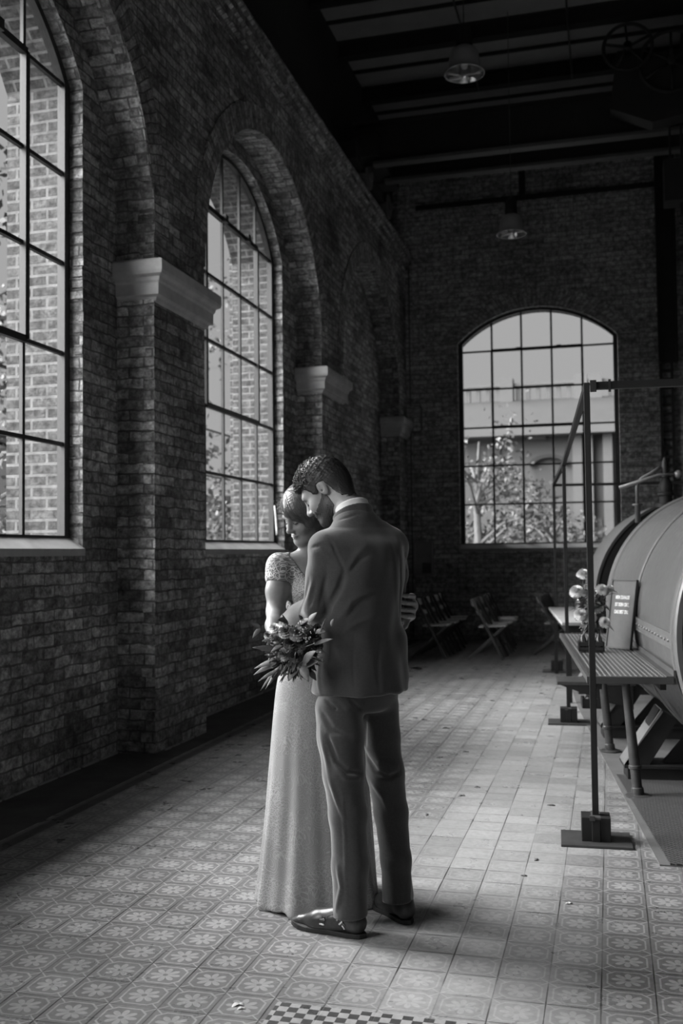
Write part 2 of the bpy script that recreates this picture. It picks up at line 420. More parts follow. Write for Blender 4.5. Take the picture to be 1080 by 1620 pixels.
struct(w.build('wall_left_exterior', M['brick_out'], uv=True), 'outdoor brick jambs and buttresses seen through the left windows', 'wall')
w = MB(); w.box((-3.97, FY0, SP), (-3.30, YB, TOP))
struct(w.build('wall_left_upper', M['upper'], uv=True), 'dark wall strip above the stone ledge', 'wall')
w = MB()
prof = [(-3.40, 5.93), (-3.10, 5.93), (-3.09, 5.98), (-3.05, 6.00), (-3.03, 6.06), (-3.00, 6.08), (-3.00, 6.15), (-2.97, 6.17), (-2.97, 6.20), (-3.40, 6.20)]
w.prism([(x, FY0, z) for x, z in prof], (0, YB-FY0, 0))
struct(w.build('trim_1', M['brick'], uv=True), 'moulded ledge running along the top of the left brick wall', 'cornice')

# back wall
bop = (-1.04, 1.235, 1.45, 4.72, 0.52)
w = MB()
arched_face(w, PB, -3.5, 7.0, 0, TOP, [bop], YB, True); reveal(w, PB, bop, YB, YB+0.12); ring(w, PB, bop, YB, 0.30, 0.006)
struct(w.build('wall_back', M['brick_back'], uv=True), 'dim brick end wall with one arched window', 'wall')
w = MB(); arched_face(w, PB, -4.2, 7.0, 0, TOP+0.6, [bop], YB+0.45); reveal(w, PB, bop, YB+0.16, YB+0.45)
struct(w.build('wall_back_exterior', M['brick_out'], uv=True), 'outdoor side of the brick end wall around the arched window', 'wall')
# right and front walls (beside and behind the camera) with open gates
w = MB(); PR = lambda u, d, z: Vector((d, u, z)); rops = []
arched_face(w, PR, FY0, YB, 0, TOP, rops, 6.6); arched_face(w, PR, FY0, YB, 0, TOP, rops, 7.0, True)
for o in rops: reveal(w, PR, o, 6.6, 7.0)
struct(w.build('wall_right', M['brick_back'], uv=True), 'brick wall on the machine side of the hall', 'wall')
w = MB(); w.box((-3.9, FY0-0.4, 0), (-0.8, FY0, TOP)); w.box((0.8, FY0-0.4, 0), (7.0, FY0, TOP)); w.box((-0.8, FY0-0.4, 2.6), (0.8, FY0, TOP))
struct(w.build('wall_front', M['brick_back'], uv=True), 'brick wall behind the viewer with an open gateway', 'wall')
# floor
w = MB(); w.quad((-2.93, FY0, 0), (7, FY0, 0), (7, YB, 0), (-2.93, YB, 0)); w.box((-2.93, FY0, -0.2), (7, YB, -0.01))
struct(w.build('floor', M['tile']), 'old patterned cement tile floor with flower motifs', 'floor')
w = MB(); w.box((-3.45, FY0, -0.2), (-2.93, YB, 0.0))
struct(w.build('floor_edge', M['concrete']), 'dark concrete strip between tiles and brick wall', 'floor')
# thin bright mortar line / wood bead at the wall foot
w = MB()
for (x0, y0, y1) in [(-3.395, 3.08, 6.45), (-3.105, 6.62, 7.36), (-3.395, 7.45, 10.75), (-3.105, 10.85, 11.7)]:
    y = y0
    while y < y1:
        l = random.uniform(0.08, 0.3); g = random.uniform(0.01, 0.05)
        w.box((x0-0.02, y, 0), (x0+0.012, min(y+l, y1), random.uniform(0.007, 0.013))); y += l+g
struct(w.build('baseboard_left', M['sill']), 'broken pale mortar line at the foot of the left wall', 'baseboard')
# ceiling, beams
w = MB(); w.box((-3.6, FY0, TOP), (7, YB+0.2, TOP+0.1))
struct(w.build('ceiling', M['board']), 'dim boarded ceiling between dark beams', 'ceiling')
def ibeam(mb, a, b, h, wd):
    a, b = Vector(a), Vector(b); z = Vector((0, 0, 1))
    mb.bar(a, b, 0.02, h); mb.bar(a+z*(h/2), b+z*(h/2), wd, 0.02); mb.bar(a-z*(h/2), b-z*(h/2), wd, 0.02)
for k, y in enumerate((3.4, 5.2, 7.0, 8.5, 9.75, 11.1, 12.42, 13.76, 15.1)):
    w = MB(); ibeam(w, (-3.3, y, TOP-0.11), (6.6, y, TOP-0.11), 0.2, 0.14)
    struct(w.build('beam', M['dark_iron']), 'dark steel ceiling beam running across the hall', 'beam')['group'] = 'ceiling beams'
for k in range(26):
    y = 4.2 + k*0.45
    if min(abs(y-b) for b in (3.4, 5.2, 7.0, 8.5, 9.75, 11.1, 12.42, 13.76, 15.1)) < 0.12: continue
    w = MB(); w.bar((-3.3, y, TOP-0.02), (6.6, y, TOP-0.02), 0.035, 0.04)
    struct(w.build('beam_batten', M['dark_iron']), 'thin dark batten across the ceiling boards', 'beam')['group'] = 'ceiling battens'
for x in (-0.35, -1.62):
    w = MB(); w.tube([(x, 2.0, TOP-0.26), (x, 13.7, TOP-0.26)], 0.012, 8)
    tag(w.build('conduit', M['flange'], smooth=True), 'thin pale conduit fixed under the ceiling beams, ' + ('nearer the machine wheels' if x > -1 else 'nearer the left wall'), 'conduit')

# ------------------------------------------------------------------ stone imposts on the piers
def impost(y0, y1, name):
    prof = [(0.0, 3.215), (0.018, 3.225), (0.024, 3.25), (0.05, 3.262), (0.052, 3.345), (0.062, 3.36), (0.068, 3.385), (0.095, 3.40), (0.102, 3.425), (0.102, 3.495), (0.085, 3.51), (0.0, 3.52)]
    rings = []
    for o, z in prof:
        rings.append([(-3.399, y0-o, z), (-3.11+o, y0-o, z), (-3.11+o, min(y1+o, YB-0.005), z), (-3.399, min(y1+o, YB-0.005), z)])
    b = MB().loft(rings, True)
    return b.build(name, M['stone'], uv=True, bevel=0.004)
struct(impost(6.50, 7.42, 'trim_2'), 'pale moulded stone cap on the nearest brick pier', 'capital')
struct(impost(10.80, 11.73, 'trim_3'), 'pale moulded stone cap on the middle brick pier', 'capital')
struct(impost(15.13, 15.74, 'trim_4'), 'small stone cap in the far corner', 'capital')

# ------------------------------------------------------------------ windows
def make_window(name, label, P, op, d, vent, sgn):
    uc, half, sill, spring, rise = op
    zb = 1.535
    root = struct(empty(name, P(uc, d, sill)), label, 'window')
    inv = Matrix.Translation(-Vector(P(uc, d, sill)))
    Q = lambda u, dd, z: inv @ P(u, dd, z)
    fw = 0.07
    # outer frame: sides, bottom, arch
    f = MB()
    inner = arch_pts(uc, half-fw, spring, rise-0.04, 24); outer = arch_pts(uc, half-0.002, spring, rise-0.002, 24)
    path_o = [(uc-half+0.002, sill)] + outer + [(uc+half-0.002, sill)]; path_i = [(uc-half+fw, sill)] + inner + [(uc+half-fw, sill)]
    rr = [[Q(a[0], d-0.025, a[1]), Q(b[0], d-0.025, b[1]), Q(b[0], d+0.03, b[1]), Q(a[0], d+0.03, a[1])] for a, b in zip(path_o, path_i)]
    f.loft(rr, True)
    f.add([Q(uc-half+fw, d-0.025, sill), Q(uc+half-fw, d-0.025, sill), Q(uc+half-fw, d-0.025, zb), Q(uc-half+fw, d-0.025, zb),
           Q(uc-half+fw, d+0.03, sill), Q(uc+half-fw, d+0.03, sill), Q(uc+half-fw, d+0.03, zb), Q(uc-half+fw, d+0.03, zb)],
          [(0,1,2,3),(7,6,5,4),(3,2,6,7),(0,4,5,1)])
    f.build('window_frame', M['frame'], root)
    iw = half-fw; n = 5; pw = 2*iw/n; ph = 0.612
    def top_at(u):
        Rr = ((half-fw)**2+(rise-0.04)**2)/(2*(rise-0.04)); zc = spring+rise-0.04-Rr
        return zc+math.sqrt(max(Rr*Rr-(u-uc)**2, 0))
    g = MB()
    for k in range(1, n):
        u = uc-iw+k*pw; g.bar(Q(u, d, zb), Q(u, d, top_at(u)+0.01), 0.024, 0.03, Vector((0,1,0)) if sgn else Vector((1,0,0)))
    for k in range(1, 6):
        z = zb+k*ph
        if z > spring:  # may sit just above the spring line: shorten to the arch
            pass
        g.bar(Q(uc-iw, d, z), Q(uc+iw, d, z), 0.03, 0.026)
    g.build('glazing_bars', M['frame'], root)
    if vent:
        c0, c1, r0, r1 = vent; v = MB()
        ua, ub, za, zb2 = uc-iw+c0*pw, uc-iw+c1*pw, zb+r0*ph, zb+r1*ph
        for a, b in (((ua, za), (ub, za)), ((ub, za), (ub, zb2)), ((ub, zb2), (ua, zb2)), ((ua, zb2), (ua, za))):
            v.bar(Q(a[0], d-0.02, a[1]), Q(b[0], d-0.02, b[1]), 0.035, 0.045)
        for t in (0.3, 0.75):
            u = ua+(ub-ua)*t; p = Q(u, d-0.05, zb2); v.cbox(p, (0.05, 0.07, 0.07) if sgn else (0.07, 0.05, 0.05))
        v.build('vent_sash', M['frame'], root)
    p = MB(); pts = [(uc-iw, zb)] + arch_pts(uc, iw, spring, rise-0.04, 24) + [(uc+iw, zb)]
    p.add([Q(a, d+0.008, z) for a, z in pts], [tuple(range(len(pts)))])
    p.build('window_glass', M['glass'], root)
    return root
def make_sill(root, P, op, d_in, d):
    uc, half, sill, spring, rise = op; s = MB(); o = Vector(P(uc, d, sill))
    prof = [(d_in-0.02, 1.40), (d_in-0.02, 1.447), (d, 1.535), (d+0.0, 1.40)]
    a = [P(uc-half, dd, z)-o for dd, z in prof]; b = [P(uc+half, dd, z)-o for dd, z in prof]
    s.loft([a, b], True); x = s.build('window_sill', M['sill'], root); return x
for i, (o, nm, lab, v) in enumerate((
        (wins[1], 'window_1', 'tall arched iron window nearest on the left wall', (1, 4, 2, 5)),
        (wins[2], 'window_2', 'tall arched iron window behind the near brick pier', (1, 4, 2, 5)),
        (wins[0], 'window_4', 'arched iron window beside the viewer on the left wall', None))):
    r = make_window(nm, lab, PL, o, XW, v, True); make_sill(r, PL, o, XR, XW)
r = make_window('window_3', 'broad arched iron window in the far end wall', PB, bop, YB+0.12, (1, 4, 3, 5), False); make_sill(r, PB, bop, YB, YB+0.12)
# ================================================================== BOILER AND ITS FITTINGS
BA = 0.1075
UA = Vector((-math.sin(BA), math.cos(BA), 0)); SA = Vector((math.cos(BA), math.sin(BA), 0))
BSC = 1.07
boiler = tag(empty('boiler', (Vector((1.70, 0, 0)) + UA*6.5)*BSC - Vector((0, 0, CAM_H*(BSC-1))), BA), 'huge grey riveted steel boiler lying on its cradle at the right', 'boiler')
def steel(name, lo, hi):
    m = mat(name, lo, 0.42, 0.0, 0.6); t = NT(m); c = t.coord()
    st = t.noise(t.vmath('MULTIPLY', c, (1.0, 5.0, 0.6)), 3, 5, 0.6); f = t.noise(c, 22, 5, 0.7)
    col = t.math('MULTIPLY', t.ramp(st, [(0.25, lo), (0.75, hi)]), t.ramp(f, [(0.3, 0.85), (0.7, 1.12)]))
    col = t.math('ADD', t.math('MULTIPLY', col, 0.5), (lo+hi)*0.25)
    t.color(col); t.put(t.b.inputs['Roughness'], t.ramp(f, [(0.3, 0.34), (0.7, 0.5)])); t.bump(t.noise(c, 2.2, 3, 0.5), 0.25, 0.02); return m
M['steel'] = steel('boiler_paint', 0.08, 0.115)
M['steel_edge'] = steel('boiler_bands', 0.11, 0.15)
ZC, RB = 0.974, 0.87
boiler.scale = (BSC, BSC, BSC); Z0 = CAM_H*(BSC-1)/BSC+0.006/BSC
def shell(prof, name, m, smooth=True, caps=True):
    mb = MB().lathe([(r, y-6.5) for r, y in prof], (0, 0, ZC), (0, 1, 0), 96, caps)
    return mb.build(name, m, boiler, angle=30)
shell([(0.70, 5.19), (RB-0.012, 5.19), (RB-0.012, 6.50)], 'shell_near', M['steel'])
shell([(RB-0.006, 6.495), (RB+0.002, 6.50), (RB+0.002, 6.525), (RB-0.006, 6.53)], 'seam_band', M['steel_edge'])
shell([(RB-0.014, 6.50), (RB-0.014, 7.95)], 'shell_middle', M['steel'])
shell([(RB-0.02, 7.90), (RB+0.0, 7.91), (RB+0.004, 7.955), (RB-0.002, 7.965), (RB-0.002, 7.985), (RB+0.006, 7.99), (RB+0.006, 8.03), (0.4, 8.03)], 'flange_far', M['steel_edge'])
shell([(0.45, 8.0), (0.45, 8.95)], 'neck', M['dark_iron'])  # near-black colour stands in for the shade inside the gap
shell([(RB-0.02, 8.91), (RB+0.004, 8.90), (RB+0.004, 8.95), (RB-0.012, 8.96), (RB-0.014, 10.1), (0.80, 10.3), (0.62, 10.45), (0.3, 10.53), (0.0, 10.55)], 'shell_end', M['steel'], True, False)
shell([(0.40, 8.925), (RB-0.015, 8.925), (RB-0.015, 8.94), (0.4, 8.94)], 'end_disc', M['dark_iron'])  # added dark disc, painting the gap between the shells as deep shade
shell([(RB-0.04, 5.075), (RB-0.03, 5.06), (RB-0.005, 5.06), (RB+0.004, 5.07), (RB+0.004, 5.105), (RB-0.01, 5.11), (RB-0.01, 5.13), (RB+0.006, 5.14), (RB+0.006, 5.18), (RB-0.012, 5.20)], 'flange_near', M['steel_edge'], True, False)
shell([(0.5, 5.08), (RB-0.03, 5.08), (RB-0.03, 5.10), (0.5, 5.10)], 'front_disc', M['dark_iron'])  # added dark disc, shade of the recess put into its colour
shell([(0.66, 4.78), (0.70, 4.78), (0.70, 5.08)], 'end_plate', M['dark_iron'])  # near-black too, imitating the shaded recess at the near end
# riveted strap along the side (a little below mid height) and its rivets
ang = math.radians(180+2.0)
def on_shell(y, a, r): return Vector((math.cos(a)*r, y-6.5, ZC+math.sin(a)*r))
for a0 in (math.radians(179.0), math.radians(120)):
    a1 = a0+math.radians(4.4); sb = MB(); rv = MB()
    sb.loft([[on_shell(y, a0, RB-0.02), on_shell(y, a0, RB+0.0), on_shell(y, a1, RB+0.0), on_shell(y, a1, RB-0.02)] for y in (5.2, 6.5)], True)
    for k, aa in enumerate((a0, a1)):
        sb.bar(on_shell(5.2, aa, RB-0.004), on_shell(6.5, aa, RB-0.004), 0.012)
    for k in range(13):
        rv.sphere(on_shell(5.26+k*0.1, (a0+a1)/2, RB+0.000), 0.009, 8, 5)
    s_o = sb.build('strap', M['steel_edge'], boiler); rv.build('rivets', M['steel_edge'], s_o, smooth=True)
# valves on top
def valve(y, ang_deg, h, lever):
    a = math.radians(ang_deg); b = on_shell(y, a, RB-0.03); vm = MB()
    vm.lathe([(0.08, 0), (0.08, 0.03), (0.05, 0.035), (0.05, 0.09), (0.065, 0.095), (0.065, 0.115), (0.05, 0.12), (0.055, 0.17), (0.035, 0.22), (0.03, 0.235), (0.045, 0.24), (0.045, 0.255), (0.022, 0.26), (0.026, 0.34), (0.02, h), (0.008, h+0.03)], b, (0, 0, 1), 20)
    v = vm.build('valve', M['dark_iron'], boiler, angle=35)
    l = MB(); p0 = b+Vector((0.10, -0.02, 0.26)); 
    l.tube([p0, p0+Vector((-0.16, 0, -0.005)), p0+Vector((-0.46, 0.0, -0.10))], [0.014, 0.014, 0.017], 8); l.sphere(p0, 0.035)
    if lever: l.build('lever', M['steel_edge'], v, smooth=True)
    y_ = MB(); y_.tube([b+Vector((-0.22, 0, 0.03)), b+Vector((-0.22, 0, 0.17)), b+Vector((-0.19, 0, 0.23)), b+Vector((-0.10, 0, 0.28)), b+Vector((-0.04, 0, 0.32))], 0.014, 8)
    y_.lathe([(0.022, -0.12), (0.022, 0.015), (0.04, 0.02), (0.04, 0.03), (0, 0.03)], b+Vector((-0.22, 0, 0.0)), (0, 0, 1), 14)
    y_.build('yoke', M['steel_edge'], v, smooth=True)
valve(8.45, 114.5, 0.37, True)
pm = MB(); b = on_shell(8.1, math.radians(100), RB)
pm.tube([b+Vector((0, 0, -0.3)), b+Vector((0, 0, 0.20)), b+Vector((0.05, 0, 0.30)), b+Vector((0.18, 0, 0.38)), b+Vector((0.45, 0, 0.45))], 0.02, 10)
pm.build('steam_pipe', M['steel_edge'], boiler, smooth=True)
pm = MB(); b = on_shell(7.6, math.radians(100), RB-0.02)
pm.tube([b, b+Vector((0.03, 0, 0.20)), b+Vector((0.05, 0, 0.5))], 0.022, 10); pm.lathe([(0.07, 0), (0.07, 0.02), (0.03, 0.025)], b, (0, 0, 1), 16)
pm.build('riser_pipe', M['steel_edge'], boiler, smooth=True)
# cradle
for y in (6.15, 7.45, 9.6):
    cr = MB(); yy = y-6.5
    cr.box((-0.98, yy-0.10, Z0), (1.0, yy+0.10, 0.17)); cr.box((-1.0, yy-0.12, 0.17), (1.0, yy+0.12, 0.185))
    for sx in (-1, 1):
        cr.prism([(sx*0.98, yy-0.09, 0.185), (sx*0.86, yy-0.09, 0.185), (sx*0.70, yy-0.09, 0.44), (sx*0.80, yy-0.09, 0.50)], (0, 0.18, 0))
    cr.prism([(-0.78, yy-0.02, 0.18), (0.78, yy-0.02, 0.18), (0.62, yy-0.02, 0.37), (0.3, yy-0.02, 0.19), (-0.3, yy-0.02, 0.19), (-0.62, yy-0.02, 0.37)], (0, 0.04, 0))
    cr.build('cradle', M['black'], boiler)
    pl = MB()
    pl.prism([(-1.0, yy-0.105, 0.186), (-0.99, yy-0.105, 0.202), (-0.79, yy-0.105, 0.500), (-0.78, yy-0.105, 0.485)], (0, 0.21, 0))
    pl.build('cradle_flange', M['slab'], boiler)

# floor beside the boiler: concrete slab and checker plate
sl = MB(); sl.prism([(-0.105, 7.35, 0.0), (0.188, 4.68, 0.0), (6.6, 4.68, 0), (6.6, 13.2, 0), (-0.62, 13.2, 0), (-0.30, 9.2, 0)], (0, 0, 0.006))
struct(sl.build('floor_slab', M['slab']), 'plain concrete slab under the boiler', 'floor')
pl = MB(); pl.prism([(0.232, 4.68, 0.006), (3.2, 4.68, 0.006), (3.0, 6.45, 0.006), (0.016, 6.45, 0.006)], (0, 0, 0.008))
struct(pl.build('floor_plate', M['plate']), 'dark checkered steel floor plate in front of the boiler', 'floor')

# ------------------------------------------------------------------ black steel frame of posts and bars
fr = tag(empty('steel_frame', (-0.34, 8.37, 0)), 'tall black steel frame of thin posts and bars standing before the boiler', 'frame')
FI = Matrix.Translation((0.34, -8.37, 0))
posts = [((-0.09, 5.01), 2.222), ((-0.345, 8.36), 2.13), ((-0.61, 11.86), 2.185), ((2.35, 5.21), 2.222)]
for (x, y), h in posts:
    a = 0.05; Rz = FI @ Matrix.Translation((x, y, 0)) @ Matrix.Rotation(a, 4, 'Z')
    p = MB().box((-0.015, -0.015, 0.0), (0.015, 0.015, h), Rz); po = p.build('post', M['black'], fr, bevel=0.002)
    MB().box((-0.165, -0.13, 0.0), (0.165, 0.13, 0.012), Rz).build('base_plate', M['pipe'], fr, bevel=0.002)
    bl = MB()
    for sx in (-1, 1):
        bl.box((sx*0.042-0.026, -0.06, 0.012), (sx*0.042+0.026, 0.06, 0.125), Rz)
    bl.box((-0.02, -0.065, 0.012), (0.02, -0.02, 0.118), Rz); bl.box((-0.02, 0.02, 0.012), (0.02, 0.065, 0.118), Rz)
    bl.build('block', M['dark_iron'], fr, bevel=0.003)
    cl = MB(); cl.box((-0.022, -0.068, 0.118), (0.022, 0.068, 0.126), Rz); cl.box((-0.03, -0.07, 0.112), (-0.005, -0.055, 0.135), Rz); cl.build('clamp', M['flange'], fr)
def fpt(x, y, z): return FI @ Vector((x, y, z))
bb = MB(); bb.bar(fpt(-0.07, 5.01, 2.205), fpt(2.35, 5.21, 2.205), 0.034, 0.036); bb.cbox(fpt(-0.058, 5.01, 2.205), (0.03, 0.06, 0.05)); bb.cbox(fpt(0.02, 5.02, 2.205), (0.012, 0.05, 0.055))
bb.build('front_bar', M['black'], fr)
MB().bar(fpt(-0.09, 5.03, 2.205), fpt(-0.345, 8.36, 2.115), 0.03, 0.034).bar(fpt(-0.345, 8.36, 2.115), fpt(-0.61, 11.86, 2.17), 0.03, 0.034).build('side_bar', M['black'], fr)
MB().bar(fpt(-0.61, 11.86, 2.165), fpt(1.2, 12.05, 2.165), 0.03, 0.03).build('rear_bar', M['black'], fr)
p = MB().box((1.185, 12.035, 0), (1.215, 12.065, 2.18), FI); p.build('post', M['black'], fr)

# ------------------------------------------------------------------ iron table with tube legs
tb = tag(empty('iron_table', (0.0, 6.6, 0), 0.097), 'long narrow iron table with ribbed top and round pipe legs', 'table')
TI = tb.matrix_basis.inverted() if False else (Matrix.Translation((0, 6.6, 0)) @ Matrix.Rotation(0.097, 4, 'Z')).inverted()
def rib_mat():
    m = mat('ribbed_iron', 0.2, 0.4, 0.2); t = NT(m); x, y, z = t.sep(t.coord())
    sx = t.math('SINE', t.math('MULTIPLY', x, 2*math.pi/0.026)); sy = t.math('SINE', t.math('MULTIPLY', y, 2*math.pi/0.075))
    h = t.ramp(t.math('ADD', sx, t.math('MULTIPLY', sy, 0.45)), [(0.15, 0), (0.6, 1)]); f = t.noise(t.coord(), 25, 4)
    t.color(t.math('MULTIPLY', t.mix(h, 0.07, 0.30), t.ramp(f, [(0.3, 0.75), (0.7, 1.2)]))); t.bump(h, 0.7, 0.004); return m
M['rib'] = rib_mat()
L0, L1 = -1.28, 1.45
tt = MB(); tt.box((-0.228, L0+0.02, 0.722), (0.18, L1, 0.748)); tt.build('table_top', M['rib'], tb, bevel=0.002)
rm = MB(); rm.box((-0.25, L0+0.02, 0.722), (-0.228, L1, 0.752)); rm.box((-0.25, L0, 0.715), (0.20, L0+0.02, 0.752)); rm.box((-0.25, L1, 0.715), (0.2, L1+0.02, 0.752)); rm.build('table_rim', M['flange'], tb, bevel=0.002)
ed = MB(); ed.box((0.18, L0, 0.715), (0.192, L1, 0.785)); ed.box((0.145, L0, 0.749), (0.18, L1, 0.756)); ed.build('raised_edge', M['flange'], tb)
un = MB(); un.box((-0.20, L0+0.05, 0.68), (-0.17, L1-0.05, 0.722)); un.box((0.12, L0+0.05, 0.68), (0.15, L1-0.05, 0.722)); un.build('under_rail', M['black'], tb)
for (bx, by) in ((0.13, 5.927), (-0.021, 7.206)):
    b = TI @ Vector((bx, by, 0.006)); top = b + Vector((-0.06, 0.0, 0.70)); ax = (top-b)
    lg = MB().lathe([(0.072, 0), (0.072, 0.008), (0.055, 0.014), (0.03, 0.016)], b, (0, 0, 1), 24)
    lg.lathe([(0.035, 0.01), (0.036, 0.03), (0.034, 0.05), (0.028, 0.055), (0.028, 0.155), (0.036, 0.16), (0.036, 0.175), (0.030, 0.18), (0.022, 0.70)], b, ax, 20)
    lg.build('leg', M['pipe'], tb, angle=35)
# far table with a pale top
t2 = tag(empty('side_table', (-0.30, 10.55, 0), 0.105), 'plain table with a pale top standing further along the boiler', 'table')
MB().box((-0.26, -1.25, 0.72), (0.26, 1.25, 0.75)).build('table_top', M['sill'], t2, bevel=0.004)
MB().box((-0.22, -1.15, 0.65), (0.22, 1.15, 0.72)).build('apron', M['black'], t2)
for sx in (-0.19, 0.19):
    for sy in (-1.1, 1.1): MB().box((sx-0.02, sy-0.02, 0.006), (sx+0.02, sy+0.02, 0.66)).build('leg', M['black'], t2)
jr = MB().lathe([(0.0, 0), (0.055, 0), (0.06, 0.02), (0.06, 0.16), (0.05, 0.19), (0.05, 0.2), (0.045, 0.2), (0.045, 0.02), (0, 0.02)], (-0.26, 9.55, 0.75), (0, 0, 1), 20)
tag(jr.build('jar', M['glass_o'], smooth=True), 'dark glass jar on the pale side table', 'jar')
# low iron bench behind the table
bn = tag(empty('iron_bench', (-0.16, 7.85, 0), 0.08), 'low iron step with tapered underside beside the table', 'step')
MB().box((-0.25, -0.17, 0.395), (0.32, 0.17, 0.42)).build('step_plate', M['pipe'], bn, bevel=0.003)
MB().prism([(-0.23, -0.16, 0.395), (0.3, -0.16, 0.395), (0.3, -0.16, 0.22), (0.12, -0.16, 0.27)], (0, 0.32, 0)).build('bracket', M['black'], bn)
MB().box((0.20, -0.10, 0.006), (0.28, 0.1, 0.23)).build('foot', M['black'], bn)
# small crate with rubble on the floor
c = onZ(934, 1121, 0.006); cr = tag(empty('crate', (c.x+0.04, c.y+0.1, 0.006), 0.1), 'small dark crate of scrap on the floor under the table', 'crate')
w = MB(); w.box((-0.12, -0.1, 0), (0.12, 0.1, 0.01))
for s in ((-0.12, -0.1, 0.12, -0.088), (-0.12, 0.088, 0.12, 0.1), (-0.12, -0.1, -0.108, 0.1), (0.108, -0.1, 0.12, 0.1)): w.box((s[0], s[1], 0), (s[2], s[3], 0.085))
w.build('crate_body', M['black'], cr)
w = MB()
for k in range(14): w.sphere((random.uniform(-0.08, 0.08), random.uniform(-0.06, 0.06), random.uniform(0.05, 0.11)), random.uniform(0.02, 0.035), 7, 5)
w.build('scrap', M['flange'], cr)

# ------------------------------------------------------------------ letter board leaning on the boiler
B1, B2 = Vector((-0.035, 6.86, 0.757)), Vector((0.118, 6.70, 0.757))
ex = (B2-B1).normalized(); back = Vector((-ex.y, ex.x, 0)); back = back if back.x > 0 else -back
bw = (B2-B1).length; bh = 0.455; lean = 0.075
ez = (back*lean + Vector((0, 0, 1))*math.sqrt(bh*bh-lean*lean)).normalized(); en = ex.cross(ez)
if en.y > 0: en = -en
SM = Matrix((ex, ez, -en)).transposed().to_4x4(); SM.translation = B1
sg = tag(empty('letter_board'), 'dark framed letter board with three lines of white lettering on the table', 'sign'); sg.matrix_world = SM
MB().box((0, 0, 0.0), (bw, bh, 0.010)).build('board', worn('board_felt', 0.075, 0.10, 20, 0.6), sg)
f = MB(); tk = 0.008
for a, b in (((0, 0), (bw, tk)), ((0, bh-tk), (bw, bh)), ((0, 0), (tk, bh)), ((bw-tk, 0), (bw, bh))): f.box((a[0], a[1], -0.006), (b[0], b[1], 0.016))
f.build('frame', M['wood_lt'] if False else M['flange'], sg)
for k, (txt, cx) in enumerate((('MEIN ZUHAUSE', 0.5), ('IST KEIN ORT,', 0.5), ('DAS BIST DU.', 0.5))):
    cu = bpy.data.curves.new('lettering', 'FONT'); cu.body = txt; cu.size = 0.033; cu.align_x = 'CENTER'; cu.extrude = 0.0012; cu.space_character = 1.0; cu.offset = 0.0009
    dg = bpy.data.objects.new('tmp', cu); COL.objects.link(dg); bpy.context.view_layer.update()
    me = bpy.data.meshes.new_from_object(dg.evaluated_get(bpy.context.evaluated_depsgraph_get())); bpy.data.objects.remove(dg)
    o = bpy.data.objects.new('lettering', me); COL.objects.link(o); me.materials.append(M['paper']); o.parent = sg
    wdt = max(v.co.x for v in me.vertices)-min(v.co.x for v in me.vertices)
    for v in me.vertices: v.co.x *= 0.125/wdt
    # glyph plane: x right, y up, front towards -z of the board
    o.matrix_local = Matrix.Translation((bw*0.5, 0.325-k*0.048, -0.0015))
# ================================================================== FLOWERS ON THE TABLE
def bloom(mb, c, r, nrm, n_l=5, rnd=random, n0=13, wf=0.30):
    """many-petalled flower head: rings of cupped petals around axis nrm"""
    ax = Vector(nrm).normalized(); ref = Vector((0, 0, 1)) if abs(ax.z) < 0.9 else Vector((1, 0, 0))
    U = ax.cross(ref).normalized(); V = ax.cross(U); c = Vector(c)
    for l in range(n_l):
        t = l/(n_l-1 or 1); n = int(n0*(1-0.54*t)); el = math.radians(-8+92*t); L = r*(1.0-0.28*t); off = rnd.random()*6
        for k in range(n):
            a = off+2*math.pi*k/n+rnd.uniform(-0.1, 0.1); d = U*math.cos(a)+V*math.sin(a); s = ax.cross(d)
            dirp = d*math.cos(el)+ax*math.sin(el); w = L*wf; nn = dirp.cross(s)
            b = c+ax*(r*0.12*t)
            p = [b, b+dirp*L*0.5+s*w-nn*L*0.06, b+dirp*L*0.92+s*w*0.7+ax*L*0.06, b+dirp*L*1.0+ax*L*0.10, b+dirp*L*0.92-s*w*0.7+ax*L*0.06, b+dirp*L*0.5-s*w-nn*L*0.06, b+dirp*L*0.55+nn*L*0.05]
            mb.add(p, [(0, 1, 6), (1, 2, 6), (2, 3, 6), (3, 4, 6), (4, 5, 6), (5, 0, 6)])
    return mb
def leaf(mb, base, d, L, w, droop=0.2, nrm=None):
    d = Vector(d).normalized(); up = Vector((0, 0, 1)) if nrm is None else Vector(nrm)
    if abs(d.dot(up)) > 0.95: up = Vector((0.6, -0.8, 0.1))
    s = d.cross(up).normalized(); nn = s.cross(d); b = Vector(base); rows = []
    for i in range(7):
        t = i/6; ww = w*math.sin(math.pi*min(0.98, (0.06+0.94*t))**0.8)*0.5+0.0004
        c = b+d*L*t-Vector((0, 0, 1))*droop*L*t*t
        rows.append([c+s*ww+nn*ww*0.35, c, c-s*ww+nn*ww*0.35])
    v = [p for r in rows for p in r]; f = []
    for i in range(6):
        for k in range(2): f.append((i*3+k, i*3+k+1, i*3+k+4, i*3+k+3))
    mb.add(v, f); return mb
fa = tag(empty('flower_arrangement', (-0.125, 6.62, 0.757), 0.1), 'white flowers in small bottles in a dark crate on the iron table', 'flowers')
FAI = (Matrix.Translation((-0.125, 6.62, 0.757)) @ Matrix.Rotation(0.1, 4, 'Z')).inverted()
w = MB()
w.box((-0.08, -0.055, 0), (0.08, 0.055, 0.008))
for yy in (-0.055, 0.047):
    for z in (0.0, 0.033): w.box((-0.08, yy, z), (0.08, yy+0.008, z+0.026))
for xx in (-0.08, 0.072): w.box((xx, -0.055, 0), (xx+0.008, 0.055, 0.06))
w.build('crate', M['black'], fa)
